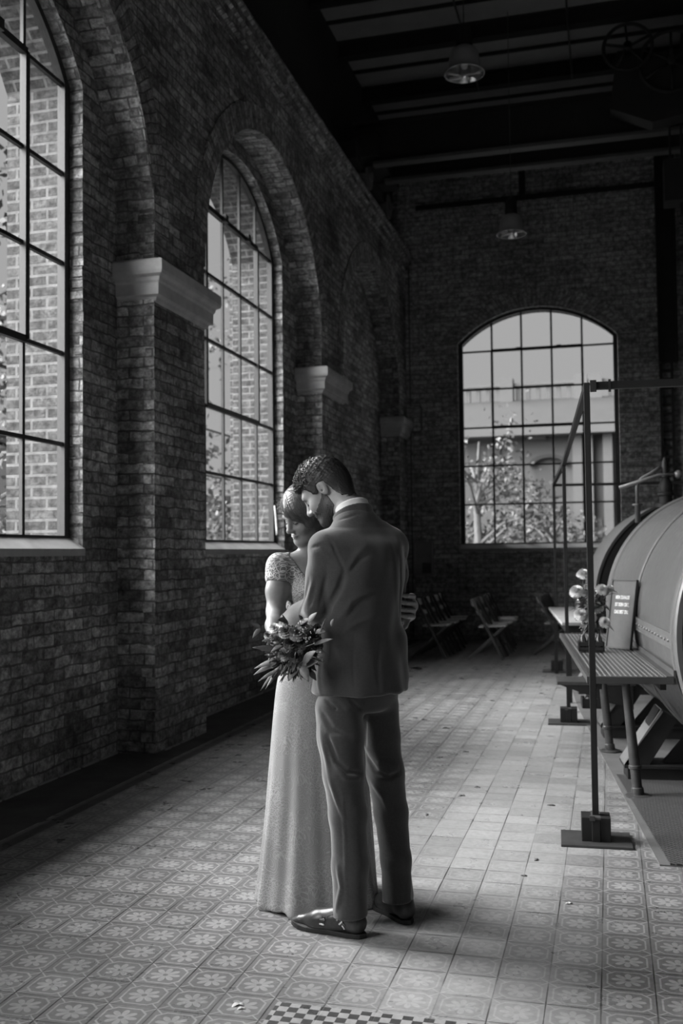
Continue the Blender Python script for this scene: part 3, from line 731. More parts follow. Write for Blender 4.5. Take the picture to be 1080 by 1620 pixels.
for bx in (-0.05, 0.0, 0.05):
    MB().lathe([(0.0, 0.008), (0.021, 0.008), (0.022, 0.02), (0.022, 0.075), (0.011, 0.10), (0.010, 0.125), (0.012, 0.128), (0.012, 0.135), (0.008, 0.135)], (bx, 0, 0), (0, 0, 1), 16).build('bottle', M['glass_o'], fa, smooth=True)
rs = random.Random(3)
heads = [(922, 910, 0.045), (912, 937, 0.05), (930, 936, 0.055), (951, 934, 0.045), (964, 932, 0.03), (918, 972, 0.045), (932, 976, 0.05), (927, 986, 0.035), (944, 962, 0.045), (956, 985, 0.04), (935, 955, 0.03)]
st = MB(); fo = MB()
for i, (x, y, r) in enumerate(heads):
    p = FAI @ onY(x, y, 6.58+rs.uniform(-0.05, 0.08)); b = Vector(((-0.05, 0, 0.05)[i % 3], 0, 0.13))
    n = (p-b); n.y -= 0.25; n.z += 0.1
    bloom(MB(), p, r, n, 7, rs, 22, 0.15).build('bloom', M['petal'], fa, smooth=True)
    st.tube([b-Vector((0, 0, 0.05)), b, (b+p)/2+Vector((0, 0, 0.03)), p], 0.003, 5)
    for q in range(15):
        t = rs.uniform(0.25, 1.0); c0 = b.lerp(p, t)
        leaf(fo, c0, (rs.uniform(-1, 1), rs.uniform(-1, 0.6), rs.uniform(-0.2, 1)), rs.uniform(0.05, 0.10), rs.uniform(0.02, 0.035), 0.3)
st.build('stems', M['leaf'], fa); fo.build('foliage', M['leaf'], fa, smooth=True)

# ================================================================== FOLDING CHAIRS
ch = tag(empty('folding_chair'), 'x', 'chair', 'wooden folding chairs at the end wall')
def chair_parts(root):
    for sy in (-0.19, 0.19):
        MB().bar((-0.215, sy, 0.785), (0.175, sy, 0.0), 0.022, 0.036, (1, 0, 0)).build('back_rail', M['wood'], root, bevel=0.003)
        y2 = sy*0.86
        MB().bar((-0.285, y2, 0.0), (0.185, y2, 0.425), 0.02, 0.034, (1, 0, 0)).build('rear_leg', M['wood'], root, bevel=0.003)
    s = MB()
    for k in range(5):
        x0 = -0.14+k*0.071; s.box((x0, -0.16, 0.425-0.012*(4-k)/4), (x0+0.064, 0.16, 0.441-0.012*(4-k)/4))
    s.build('seat', M['wood_lt'], root, bevel=0.003)
    b = MB()
    for z, h in ((0.735, 0.085), (0.60, 0.05)):
        b = MB()
        x = -0.215+(0.785-z)*0.39/0.785
        n = 6; rings = []
        for k in range(n+1):
            t = k/n*2-1; yy = t*0.19; bx = x-0.035*(1-t*t)
            rings.append([(bx-0.012, yy, z-h/2), (bx+0.004, yy, z-h/2-0.002), (bx-0.016, yy, z+h/2), (bx-0.032, yy, z+h/2)])
        b.loft(rings, True); b.build('backrest_slat', M['wood_lt'], root, smooth=False)
    MB().tube([(0.105, -0.19, 0.14), (0.105, 0.19, 0.14)], 0.009, 8).build('stretcher', M['wood'], root, smooth=True)
    MB().tube([(-0.19, -0.165, 0.085), (-0.19, 0.165, 0.085)], 0.009, 8).build('stretcher', M['wood'], root, smooth=True)
chair_parts(ch)
ord_ = ('front', 'second', 'third', 'last')
rows = (('left row of folding chairs, nearest the left wall', -2.25, (13.2, 13.75, 14.3, 14.85), (0, .02, -.02, .03)),
        ('middle row of folding chairs', -1.50, (13.15, 13.65, 14.2, 14.75), (0.02, -.03, .02, 0)),
        ('right row of folding chairs, beside the pale side table', -0.70, (13.85, 14.35, 14.85), (-.02, .03, 0)))
first = True
for nm, x, ys, rz in rows:
    for k, y in enumerate(ys):
        o = ch if first else copy_tree(ch); first = False
        o.location = (x+0.02*((k*7) % 3-1), y, 0); o.rotation_euler = (0, 0, rz[k])
        which = ('frontmost' if k == 0 else 'last' if k == len(ys)-1 else ('second', 'third')[k-1])
        o['label'] = f'{which} dark wooden chair in the {nm}'
pb = MB().box((-0.10, -0.075, 0), (0.10, 0.075, 0.035), Matrix.Translation((-1.42, 14.2, 0.441)) @ Matrix.Rotation(0.3, 4, 'Z'))
tag(pb.build('booklet', M['paper'], bevel=0.002), 'small stack of white paper lying on a chair of the middle row', 'paper')

# ================================================================== END WALL FITTINGS
wc = tag(empty('wall_cabinet', (-2.86, YB, 1.30)), 'shallow open metal cabinet mounted low on the end wall beside the corner', 'cabinet')
w = MB(); w.box((-0.16, -0.10, -0.27), (-0.13, -0.004, 0.27)); w.box((0.13, -0.12, -0.27), (0.16, -0.004, 0.27)); w.box((-0.16, -0.10, 0.24), (0.16, -0.004, 0.27)); w.box((-0.16, -0.10, -0.27), (0.16, -0.004, -0.24)); w.box((-0.16, -0.02, -0.27), (0.16, -0.004, 0.27))
w.build('cabinet_body', M['plinth'], wc, bevel=0.004)
MB().box((-0.01, -0.11, -0.23), (0.12, -0.03, -0.08)).build('control_box', M['concrete'], wc, bevel=0.006)
jb = MB().box((-3.0, YB-0.06, 6.22), (-2.90, YB-0.002, 6.29)); tag(jb.build('junction_box', M['stone'], bevel=0.004), 'tiny pale box high on the end wall by the corner', 'box')
px = -3.045
w = MB().tube([(px, YB-0.02, 0.02), (px, YB-0.02, 3.30), (px+0.02, YB-0.02, 3.33), (px+0.16, YB-0.02, 3.34), (px+0.18, YB-0.02, 3.37), (px+0.18, YB-0.02, 3.72), (px+0.16, YB-0.02, 3.75), (px, YB-0.02, 3.76), (px, YB-0.02, 6.0)], 0.011, 8)
tag(w.build('conduit', M['flange'], smooth=True), 'thin conduit climbing the end wall beside the corner with a square jog', 'conduit')
sp_ = tag(empty('steel_column', (0.92, YB-0.15, 0)), 'black steel column against the end wall right of the window', 'column')
w = MB(); w.box((-0.14, -0.10, 4.2), (-0.11, 0.12, TOP)); w.box((0.11, -0.10, 4.2), (0.14, 0.12, TOP)); w.box((-0.12, 0.0, 4.2), (0.12, 0.03, TOP)); w.build('column_shaft', M['dark_iron'], sp_)
w = MB(); w.box((-0.13, 0.02, 0.0), (-0.09, 0.12, 4.25)); w.box((0.03, 0.02, 0.0), (0.07, 0.12, 4.25))
for k in range(30): w.box((-0.09, 0.05, 0.3+k*0.13), (0.03, 0.08, 0.345+k*0.13))
w.build('ladder_rack', M['dark_iron'], sp_)
rd = MB().bar((-2.9, YB-0.10, 6.95), (6.5, YB-0.10, 6.95), 0.05, 0.07); rd.bar((-1.2, YB-0.1, 6.95), (-1.2, YB-0.1, 7.6), 0.10, 0.08)
struct(rd.build('beam_tie', M['dark_iron']), 'thin dark tie rod along the end wall', 'beam')

# ================================================================== OVERHEAD CRANE
cr = tag(empty('overhead_crane', (0, 12.85, 6.2)), 'black overhead crane bridge with hoist machinery and spoked wheels under the ceiling', 'crane')
CI = Matrix.Translation((0, -12.85, -6.2)); cp = lambda x, y, z: CI @ Vector((x, y, z))
for y, z0, z1 in ((12.5, 6.44, 6.99), (13.2, 6.47, 7.0)):
    g = MB(); g.bar(cp(-3.12, y, (z0+z1)/2), cp(6.4, y, (z0+z1)/2), 0.03, z1-z0)
    g.bar(cp(-3.12, y, z1), cp(6.4, y, z1), 0.2, 0.03); g.build('girder', M['dark_iron'], cr)
    g = MB(); g.bar(cp(-2.85, y-0.06, z0), cp(6.4, y-0.06, z0), 0.14, 0.045); g.build('girder_flange', M['flange'], cr)  # lower flanges coloured lighter to imitate light caught on their edges
g = MB(); g.box((-3.22, 12.0, 6.38), (-2.98, 14.2, 6.62), CI); g.box((-3.05, 12.3, 6.5), (-2.75, 13.6, 6.8), CI); g.build('end_carriage', M['dark_iron'], cr)
for y in (12.65, 13.85):
    MB().lathe([(0.05, -0.09), (0.15, -0.085), (0.15, 0.04), (0.17, 0.045), (0.17, 0.07), (0.06, 0.075), (0.06, 0.11), (0, 0.11)], cp(-3.02, y, 6.37), (1, 0, 0), 24).build('track_wheel', M['concrete'], cr, angle=35)
rl = MB().bar(cp(-3.06, -5.9, 6.215), cp(-3.06, 15.6, 6.215), 0.06, 0.03)
struct(MB().bar((-3.06, FY0+0.05, 6.215), (-3.06, YB-0.05, 6.215), 0.06, 0.03).build('trim_5', M['dark_iron']), 'crane rail lying on the moulded ledge', 'rail')
tr = MB(); tr.box((0.18, 12.05, 7.0), (1.9, 13.6, 7.22), CI); tr.box((0.22, 12.1, 7.2), (0.62, 12.9, 7.34), CI); tr.box((0.95, 12.2, 7.2), (1.7, 13.4, 7.5), CI)
tr.prism([(0.12, 12.02, 6.62), (0.2, 12.02, 7.22), (1.3, 12.02, 7.22), (1.25, 12.02, 6.5), (0.6, 12.02, 6.4)], (0, 0.25, 0), CI)
tr.build('trolley', M['dark_iron'], cr)
def spoke_wheel(c, R, name, n=5, ph=0.2):
    w = MB(); w.torus(c, R, 0.022, (0, 1, 0), 40, 8)
    for k in range(n):
        a = ph+2*math.pi*k/n; w.bar(c, Vector(c)+Vector((math.cos(a), 0, math.sin(a)))*R, 0.024, 0.03, (0, 1, 0))
    w.lathe([(0.05, -0.05), (0.05, 0.05)], c, (0, 1, 0), 16); return w.build(name, M['dark_iron'], cr, smooth=True)
spoke_wheel(cp(0.335, 11.95, 7.30), 0.275, 'hand_wheel', 5, 1.65)
spoke_wheel(cp(0.82, 11.98, 7.08), 0.36, 'gear_wheel', 6, 1.57)
MB().tube([cp(0.335, 11.9, 7.30), cp(0.335, 12.9, 7.30)], 0.03, 10).tube([cp(0.82, 11.9, 7.08), cp(0.82, 13.2, 7.08)], 0.035, 10).build('axle', M['dark_iron'], cr)
hk = MB(); hk.box((0.72, 12.15, 5.5), (1.15, 12.45, 6.0), CI)
for x in (0.8, 0.93, 1.07): hk.tube([cp(x, 12.3, 5.9), cp(x, 12.3, 7.1)], 0.015, 6)
hk.tube([cp(0.93, 12.3, 5.5), cp(0.93, 12.3, 5.38), cp(0.99, 12.3, 5.30), cp(0.95, 12.3, 5.22), cp(0.87, 12.3, 5.25)], 0.03, 8)
hk.build('hook_block', M['dark_iron'], cr)

# ================================================================== PENDANT LAMPS
def lamp(x, y, z, dia, label, first=None):
    if first is None:
        M['lamp'] = mat('lamp_reflector', 0.55, 0.16, 0.9); M['lamp_out'] = worn('lamp_dome', 0.32, 0.40, 8, 0.35, 0.5, bump=0)
        r = empty('pendant_lamp'); k = 0.425/2
        out = [(0.05, 0.292), (0.09, 0.282), (0.125, 0.256), (0.15, 0.21), (0.163, 0.15), (0.168, 0.09), (0.178, 0.035), (0.2125, 0.0)]
        MB().lathe(out, (0, 0, 0), (0, 0, 1), 40, False).build('shade', M['lamp_out'], r, smooth=True)
        MB().lathe([(q-0.004, h-0.003) for q, h in out], (0, 0, 0), (0, 0, 1), 40, False).build('reflector', M['lamp'], r, smooth=True)
        MB().torus((0, 0, 0.0), 0.211, 0.006, (0, 0, 1), 40, 8).build('rim', M['lamp'], r, smooth=True)
        MB().lathe([(0.0, 0.05), (0.028, 0.06), (0.04, 0.10), (0.03, 0.16), (0.02, 0.2), (0.02, 0.30), (0, 0.3)], (0, 0, 0), (0, 0, 1), 20).build('bulb', M['stone'], r, smooth=True)
        c = MB().lathe([(0.0, 0.29), (0.088, 0.29), (0.088, 0.33), (0.07, 0.34), (0.07, 0.50), (0.05, 0.53), (0.02, 0.55), (0, 0.55)], (0, 0, 0), (0, 0, 1), 24)
        for a in (0.3, 3.44): c.bar((0.078*math.cos(a), 0.078*math.sin(a), 0.33), (0.078*math.cos(a), 0.078*math.sin(a), 0.50), 0.016, 0.016)
        c.build('ballast_housing', M['dark_iron'], r, angle=40)
        MB().tube([(0, 0, 0.54), (0, 0, 5.0)], 0.006, 6).build('cable', M['flange'], r)
    else: r = copy_tree(first)
    r.location = (x, y, z); s = dia/0.425; r.scale = (s, s, s)
    for c in r.children:
        if c.name.startswith('cable'):
            c.data = c.data.copy()
            for v in c.data.vertices:
                if v.co.z > 1: v.co.z = (TOP-z)/s-0.002
    return tag(r, label, 'lamp', 'bell-shaped pendant lamps')
l1 = lamp(-1.40, 10.55, 6.56, 0.43, 'nearer and higher bell-shaped pendant lamp hanging from the ceiling')
lamp(-1.078, 12.25, 5.30, 0.36, 'further and lower bell-shaped pendant lamp hanging before the end wall', l1)

# window latch on the middle window
a, b = onX(434, 800, -3.47), onX(438.5, 846, -3.42)
wl = bpy.data.objects['window_2']; iv = Vector(wl.location)
MB().tube([a-iv, a.lerp(b, 0.3)+Vector((0.0, 0.01, 0))-iv, a.lerp(b, 0.8)-iv, b-iv], [0.008, 0.012, 0.012, 0.016], 8).build('window_handle', M['stone'], wl, smooth=True)

# ================================================================== LITTER ON THE FLOOR
rs = random.Random(11)
def litter(x, y, s, name, m, label, grp=None):
    p = onZ(x, y, 0.006); mb = MB(); a = rs.uniform(0, 6.3)
    leaf(mb, (0, 0, 0.002), (math.cos(a), math.sin(a), 0.22), s, s*0.55, 0.35); leaf(mb, (0, 0, 0.002), (math.cos(a+2.0), math.sin(a+2.0), 0.3), s*0.6, s*0.4, 0.4)
    o = mb.build(name, m, smooth=True); o.location = (p.x, p.y, 0.0005)
    sd = o.modifiers.new('thick', 'SOLIDIFY'); sd.thickness = 0.0015; sd.offset = 1
    return tag(o, label, 'leaf' if 'leaf' in name else 'petal', grp)
for (x, y, s) in ((781, 1108, .05), (857, 1096, .04), (654, 1135, .05), (674, 1138, .05), (708, 1151, .05), (738, 1188, .035), (695, 1198, .04), (757, 1244, .03), (731, 1257, .035), (673, 1287, .03), (870, 1273, .035), (849, 1359, .028), (827, 1384, .022), (975, 1222, .03), (1055, 1248, .03), (728, 1073, .05), (800, 1090, .035)):
    litter(x, y, s, 'fallen_leaf', M['bark'], 'small dark dry leaf lying on the tile floor', 'dry leaves scattered on the floor')
litter(652, 1057, 0.16, 'fallen_leaf', M['dark_iron'], 'large dark curled leaf on the floor beside the groom, before the chairs')
for (x, y, s) in ((378, 1586, .03), (384, 1592, .02), (899, 1428, .025)):
    litter(x, y, s, 'fallen_petal', M['petal'], 'small white petal lying on the patterned tile floor', 'white petals on the floor')

# ================================================================== OUTDOORS
w = MB(); w.box((-90, -40, -0.6), (60, 110, -0.25))
struct(w.build('ground', M['ground']), 'yard outside the hall', 'ground')
def tree(x, y, h, r, n, seed, label, trunk=0.14, leafsize=0.22, base=-0.25, low=0.25):
    q = random.Random(seed); t = tag(empty('tree', (x, y, base)), label, 'tree', 'trees in the yard')
    tk = MB(); tk.tube([(0, 0, 0), (0.05, 0.03, h*0.3), (0.0, 0.1, h*0.6), (0.1, 0.0, h*0.9)], [trunk, trunk*0.8, trunk*0.5, trunk*0.15], 8)
    tips = []
    for k in range(16):
        z0 = q.uniform(low, 0.8)*h; a = q.uniform(0, 6.28); L = q.uniform(0.4, 1.0)*r
        e = Vector((math.cos(a)*L, math.sin(a)*L, z0+q.uniform(0.1, 0.35)*r)); s = Vector((0.03, 0.05, z0*0.9))
        tk.tube([s, s.lerp(e, 0.5)+Vector((0, 0, 0.1*r)), e], [trunk*0.35, trunk*0.2, trunk*0.06], 6); tips.append(e)
    tk.build('trunk', M['bark'], t)
    lv = MB(); cl = []
    for k in range(60):
        e = q.choice(tips); cl.append((e+Vector((q.gauss(0, .35), q.gauss(0, .35), q.gauss(0, .3)))*r*0.8, q.uniform(0.12, 0.3)*r))
    for k in range(n):
        c, rr = q.choice(cl); p = c+Vector((q.gauss(0, 1), q.gauss(0, 1), q.gauss(0, 0.8)))*rr*0.6
        u = Vector((q.gauss(0, 1), q.gauss(0, 1), q.gauss(0, 1))).normalized(); v = u.cross(Vector((q.gauss(0, 1), q.gauss(0, 1), q.gauss(0, 1)))).normalized(); s = leafsize*q.uniform(0.5, 1.1)
        lv.add([p-u*s*0.5, p+v*s*0.28, p+u*s*0.5, p-v*s*0.28], [(0, 1, 2, 3)])
    lv.build('foliage', M['tree_leaf'], t); return t
tree(-9.2, 12.2, 7.4, 2.6, 5200, 1, 'leafy tree rising behind the nearest left window', leafsize=0.17)
tree(-12.8, 24.0, 9.5, 3.4, 6000, 2, 'tall leafy tree filling the middle left window', leafsize=0.22)
tree(-8.4, 20.5, 3.0, 1.6, 3200, 3, 'low bushy tree behind the panes of the middle left window', low=0.1, leafsize=0.15)
tree(-7.3, 9.6, 2.3, 1.1, 2600, 4, 'young bushy tree low behind the nearest left window', low=0.1, leafsize=0.11)
tree(-3.2, 25.0, 4.9, 1.9, 3600, 5, 'leafy tree at the left of the far window', leafsize=0.16)
tree(-1.3, 24.0, 3.2, 1.2, 2200, 6, 'small round tree in the middle of the far window', low=0.15, leafsize=0.13)
# white house with gable, left
hs = tag(empty('white_house', (-13.5, 17.5, -0.25), 0.5), 'white gabled house seen through the left windows', 'house')
w = MB(); w.prism([(-3.2, -2.5, 0), (3.2, -2.5, 0), (3.2, -2.5, 3.1), (0, -2.5, 4.4), (-3.2, -2.5, 3.1)], (0, 5, 0)); w.build('wall', M['render'], hs)
w = MB()
for s in (-1, 1): w.prism([(0, -2.8, 4.45), (s*3.6, -2.8, 2.98), (s*3.6, -2.8, 3.1), (0, -2.8, 4.58)], (0, 5.6, 0))
w.build('roof', M['roof'], hs)
for x in (-1.6, 1.6):
    f = MB().box((x-0.55, -2.56, 0.9), (x+0.55, -2.5, 2.4)).build('window', M['render_mid'], hs)
    MB().box((x-0.48, -2.58, 0.97), (x+0.48, -2.55, 2.33)).build('pane', M['dark_glass'], f)
h2 = tag(empty('garden_shed', (-13.0, 33.0, -0.25), 0.3), 'pale flat-roofed outbuilding seen through the middle left window', 'house')
MB().box((-2.8, -2, 0), (2.8, 2, 3.4)).build('wall', M['render'], h2)
MB().box((-3.0, -2.2, 3.4), (3.0, 2.2, 3.6)).build('roof', M['roof'], h2)
f = MB().box((-0.9, -2.05, 1.0), (0.7, -2.0, 2.4)).build('window', M['render_mid'], h2); MB().box((-0.8, -2.07, 1.08), (0.6, -2.04, 2.32)).build('pane', M['dark_glass'], f)
for k, (x0, y0, x1, y1) in enumerate(((-5.35, 7.5, -5.5, 24.0),)):
    fn = tag(empty('yard_railing', (x0, y0, -0.25)), 'thin dark railing with posts across the yard', 'railing')
    d = Vector((x1-x0, y1-y0, 0)); w = MB()
    for z in (1.75, 2.75, 3.4): MB().bar((0, 0, z), d+Vector((0, 0, z)), 0.025, 0.025).build('rail', M['frame'], fn)
    for q in range(6): MB().bar(d*q/5, d*q/5+Vector((0, 0, 3.45)), 0.04, 0.04).build('post', M['render_mid'], fn)
# big building across the yard behind the far window
YF = 32.0
bd = tag(empty('mansion', (0, YF, -0.25)), 'large pale building with roof balustrade and tall columns beyond the far window', 'building')
def bz(x, y): 
    p = onY(x, y, YF); return p.x, p.z+0.25
xl = bz(690, 700)[0]; xr = bz(1040, 700)[0]
z_par0, z_par1, z_eave = bz(850, 628)[1], bz(850, 586)[1], bz(850, 672)[1]
MB().box((xl, 0.3, 0), (xr, 8, z_eave-0.2)).build('wall', M['render_mid'], bd)
MB().prism([(xl-0.3, -0.25, z_eave), (xr, -0.25, z_eave), (xr, 2.2, z_par0+0.25), (xl-0.3, 2.2, z_par0+0.25)], (0, 0.2, 0.02)).build('roof', M['roof'], bd)
w = MB(); w.box((xl-0.3, -0.4, z_eave-0.35), (xr, 0.5, z_eave)); w.build('eaves', M['render'], bd)
w = MB(); w.box((xl-0.3, 2.2, z_par0), (xr, 2.6, z_par0+0.22)); w.box((xl-0.3, 2.2, z_par1-0.1), (xr, 2.6, z_par1)); 
k = xl
while k < xr:
    w.box((k, 2.3, z_par0+0.2), (k+0.14, 2.5, z_par1-0.08)); k += 0.34
for x in (bz(915, 600)[0], bz(940, 600)[0], bz(790, 600)[0]): w.box((x-0.22, 2.1, z_par0), (x+0.22, 2.7, z_par1+0.18))
w.build('balustrade', M['render'], bd)
for px0, px1 in ((905, 920), (927, 937), (953, 968), (985, 1000)):
    a, b = bz(px0, 700)[0], bz(px1, 700)[0]; MB().box((a, -0.05, 1.9), (b, 0.35, z_eave-0.35)).build('column', M['render'], bd)
xa, xb = bz(840, 720)[0], bz(895, 720)[0]; xc, hw = (xa+xb)/2, (xb-xa)/2; za = bz(860, 735)[1]
f = MB(); ar = [(xc+hw*1.15*math.cos(a), za+hw*0.62*math.sin(a)) for a in [math.pi*i/16 for i in range(17)]]; ai = [(xc+hw*0.85*math.cos(a), za+hw*0.42*math.sin(a)) for a in [math.pi*i/16 for i in range(17)]]
f.loft([[(a[0], 0.05, a[1]), (b[0], 0.05, b[1]), (b[0], 0.35, b[1]), (a[0], 0.35, a[1])] for a, b in zip(ar, ai)], True)
f = f.build('arch', M['roof'], bd); MB().add([(a, 0.26, z) for a, z in ai]+[(ai[-1][0], 0.26, za-1.0), (ai[0][0], 0.26, za-1.0)], [tuple(range(19))]).build('pane', M['dark_glass'], f)
a, b = bz(832, 660), bz(862, 672); MB().box((a[0], 0.1, b[1]-0.45), (b[0], 0.35, b[1]-0.05)).build('panel', M['render'], bd)
for x0, x1, y0, y1 in ((842, 862, 810, 840), (868, 888, 810, 840), (735, 755, 700, 760), (770, 790, 700, 760), (940, 952, 820, 850)):
    a, b = bz(x0, y1), bz(x1, y0); f = MB().box((a[0], 0.22, a[1]), (b[0], 0.32, b[1])).build('window', M['render'], bd)
    MB().box((a[0]+0.08, 0.20, a[1]+0.08), (b[0]-0.08, 0.25, b[1]-0.08)).build('pane', M['dark_glass'], f)
MB().box((xl, -1.8, 0), (xr, -1.4, 1.9)).build('terrace_wall', M['render'], bd)
# ================================================================== SCULPTING TOOLS (signed distance fields -> one continuous mesh)
V3 = lambda p: np.array(p, dtype=np.float64)
class Field:
    def __init__(s, k=0.02): s.ops = []; s.k = k; s.disp = []
    def _add(s, fn, c, r, k, mode): s.ops.append((fn, V3(c), float(r), s.k if k is None else k, mode)); return s
    def cone(s, a, b, ra, rb, k=None, mode='u', sq=None):
        a, b = V3(a), V3(b); ab = b-a; L2 = max(ab@ab, 1e-9)
        def fn(p):
            t = np.clip((p-a)@ab/L2, 0, 1); return np.linalg.norm(p-a-t[:, None]*ab, axis=1)-(ra+(rb-ra)*t)
        return s._add(fn, (a+b)/2, math.sqrt(L2)/2+max(ra, rb), k, mode)
    def chain(s, pts, rad, k=None, mode='u'):
        for i in range(len(pts)-1): s.cone(pts[i], pts[i+1], rad[i], rad[i+1], k if k is not None else 0.012, mode)
        return s
    def ell(s, c, r, A=None, k=None, mode='u'):
        c, r = V3(c), V3(r); Q = np.eye(3) if A is None else np.array(A, float)
        def fn(p):
            q = (p-c)@Q.T; k0 = np.linalg.norm(q/r, axis=1); k1 = np.linalg.norm(q/(r*r), axis=1)+1e-9; return k0*(k0-1)/k1
        return s._add(fn, c, max(r), k, mode)
    def stack(s, zs, cx, cy, a, b, yaw, k=None, mode='u', zr=0.02, pw=2.0):
        """elliptic trunk: centre (cx,cy) and half axes a (along yaw), b per height"""
        zs = V3(zs); o = np.argsort(zs); zs = zs[o]; cx, cy, a, b = (V3(q)[o] for q in (cx, cy, a, b)); c, sn = math.cos(yaw), math.sin(yaw)
        def sp(z, v):
            # smooth (cosine eased) interpolation between the stations
            i = np.clip(np.searchsorted(zs, z)-1, 0, len(zs)-2); t = np.clip((z-zs[i])/(zs[i+1]-zs[i]), 0, 1)
            m = np.gradient(v, zs); h = zs[i+1]-zs[i]
            return v[i]*(2*t**3-3*t**2+1)+m[i]*h*(t**3-2*t**2+t)+v[i+1]*(-2*t**3+3*t**2)+m[i+1]*h*(t**3-t**2)
        def fn(p):
            z = np.clip(p[:, 2], zs[0], zs[-1]); x = p[:, 0]-sp(z, cx); y = p[:, 1]-sp(z, cy); A = sp(z, a); B = sp(z, b)
            u = np.abs(x*c+y*sn)/A; w = np.abs(-x*sn+y*c)/B
            d = ((u**pw+w**pw)**(1/pw)-1)*np.minimum(A, B)
            dz = np.maximum(zs[0]-p[:, 2], p[:, 2]-zs[-1])
            dd = np.maximum(d+zr, 0); ee = np.maximum(dz+zr, 0)
            return np.minimum(np.maximum(d, dz)+zr, 0)+np.sqrt(dd*dd+ee*ee)-zr
        return s._add(fn, (cx.mean(), cy.mean(), (zs[0]+zs[-1])/2), (zs[-1]-zs[0])/2+max(a.max(), b.max())*1.3+np.ptp(cx)+np.ptp(cy), k, mode)
    def custom(s, fn, c, r, k=None, mode='u'): return s._add(fn, c, r, k, mode)
    def crease(s, pts, depth, width, taper=True):
        """groove (depth > 0) or ridge (depth < 0) along a polyline"""
        P = [V3(q) for q in pts]
        def fn(p):
            best = np.full(len(p), 9.0); tt = np.zeros(len(p)); n = len(P)-1
            for i in range(n):
                ab = P[i+1]-P[i]; t = np.clip((p-P[i])@ab/(ab@ab), 0, 1); d = np.linalg.norm(p-P[i]-t[:, None]*ab, axis=1)
                m = d < best; best[m] = d[m]; tt[m] = (i+t[m])/n
            w = np.exp(-(best/width)**2)
            return depth*w*(np.sin(np.pi*np.clip(tt, 0.03, 0.97))**0.6 if taper else 1.0)
        C = sum(P)/len(P); s.disp.append((fn, C, max(np.linalg.norm(q-C) for q in P)+3*width)); return s
    def folds(s, fn, c=(0, 0, 0), r=99): s.disp.append((fn, V3(c), r)); return s
    def __call__(s, p, c=None, rad=None):
        d = np.full(len(p), 1.0)
        for fn, oc, orr, k, mode in s.ops:
            if c is not None and np.linalg.norm(oc-c)-orr > rad*1.0+0.05+k: continue
            e = fn(p)
            if mode == 'u':
                if k > 0:
                    h = np.maximum(k-np.abs(d-e), 0)/k; d = np.minimum(d, e)-h*h*k*0.25
                else: d = np.minimum(d, e)
            elif mode == 's':
                h = np.maximum(k-np.abs(d+e), 0)/k if k > 0 else 0; d = np.maximum(d, -e)+h*h*k*0.25
            elif mode == 'i':
                h = np.maximum(k-np.abs(d-e), 0)/k if k > 0 else 0; d = np.maximum(d, e)+h*h*k*0.25
        for fn, oc, orr in s.disp:
            if c is not None and np.linalg.norm(oc-c)-orr > rad: continue
            d = d+fn(p)
        return d
def sculpt(F, lo, hi, h, B=20):
    lo, hi = V3(lo), V3(hi); n = np.ceil((hi-lo)/h).astype(int)+1; nb = np.ceil(n/B).astype(int); n = nb*B
    D = np.ones(n, np.float32); ax = [lo[i]+h*np.arange(n[i]) for i in range(3)]; rad = B*h*0.87
    for bi in range(nb[0]):
        for bj in range(nb[1]):
            for bk in range(nb[2]):
                sl = (slice(bi*B, bi*B+B), slice(bj*B, bj*B+B), slice(bk*B, bk*B+B)); x, y, z = ax[0][sl[0]], ax[1][sl[1]], ax[2][sl[2]]
                c = np.array([x.mean(), y.mean(), z.mean()]); d0 = F(c[None], c, rad)[0]
                if abs(d0) > rad*1.6+0.03: D[sl] = d0; continue
                g = np.stack(np.meshgrid(x, y, z, indexing='ij'), -1).reshape(-1, 3); D[sl] = F(g, c, rad).reshape(B, B, B)
    S_ = D < 0; cnt = np.zeros(n-1, np.uint8)
    offs = [(i, j, k) for i in (0, 1) for j in (0, 1) for k in (0, 1)]
    for i, j, k in offs: cnt += S_[i:n[0]-1+i, j:n[1]-1+j, k:n[2]-1+k]
    act = np.argwhere((cnt > 0) & (cnt < 8)); idx = -np.ones(n-1, np.int64); idx[tuple(act.T)] = np.arange(len(act))
    val = np.stack([D[act[:, 0]+i, act[:, 1]+j, act[:, 2]+k] for i, j, k in offs], 1); O = np.array(offs, float)
    acc = np.zeros((len(act), 3)); num = np.zeros(len(act))
    for a in range(8):
        for b in range(a+1, 8):
            if np.abs(O[a]-O[b]).sum() != 1: continue
            m = (val[:, a] < 0) != (val[:, b] < 0); t = val[m, a]/(val[m, a]-val[m, b]); acc[m] += O[a]+(O[b]-O[a])*t[:, None]; num[m] += 1
    verts = lo+h*(act+acc/num[:, None]); faces = []
    for axis in range(3):
        u, v = (axis+1) % 3, (axis+2) % 3; s0 = [slice(None)]*3; s1 = [slice(None)]*3; s0[axis] = slice(0, -1); s1[axis] = slice(1, None)
        ch_ = np.argwhere(S_[tuple(s0)] != S_[tuple(s1)]); ch_ = ch_[(ch_[:, u] > 0) & (ch_[:, v] > 0) & (ch_[:, u] < n[u]-1) & (ch_[:, v] < n[v]-1)]
        du = np.zeros(3, int); dv = np.zeros(3, int); du[u] = 1; dv[v] = 1
        q = np.stack([idx[tuple((ch_-du-dv).T)], idx[tuple((ch_-dv).T)], idx[tuple(ch_.T)], idx[tuple((ch_-du).T)]], 1)
        fl = ~S_[tuple(ch_.T)]; q[fl] = q[fl][:, ::-1]; faces.append(q[(q >= 0).all(1)])
    return verts, np.concatenate(faces)
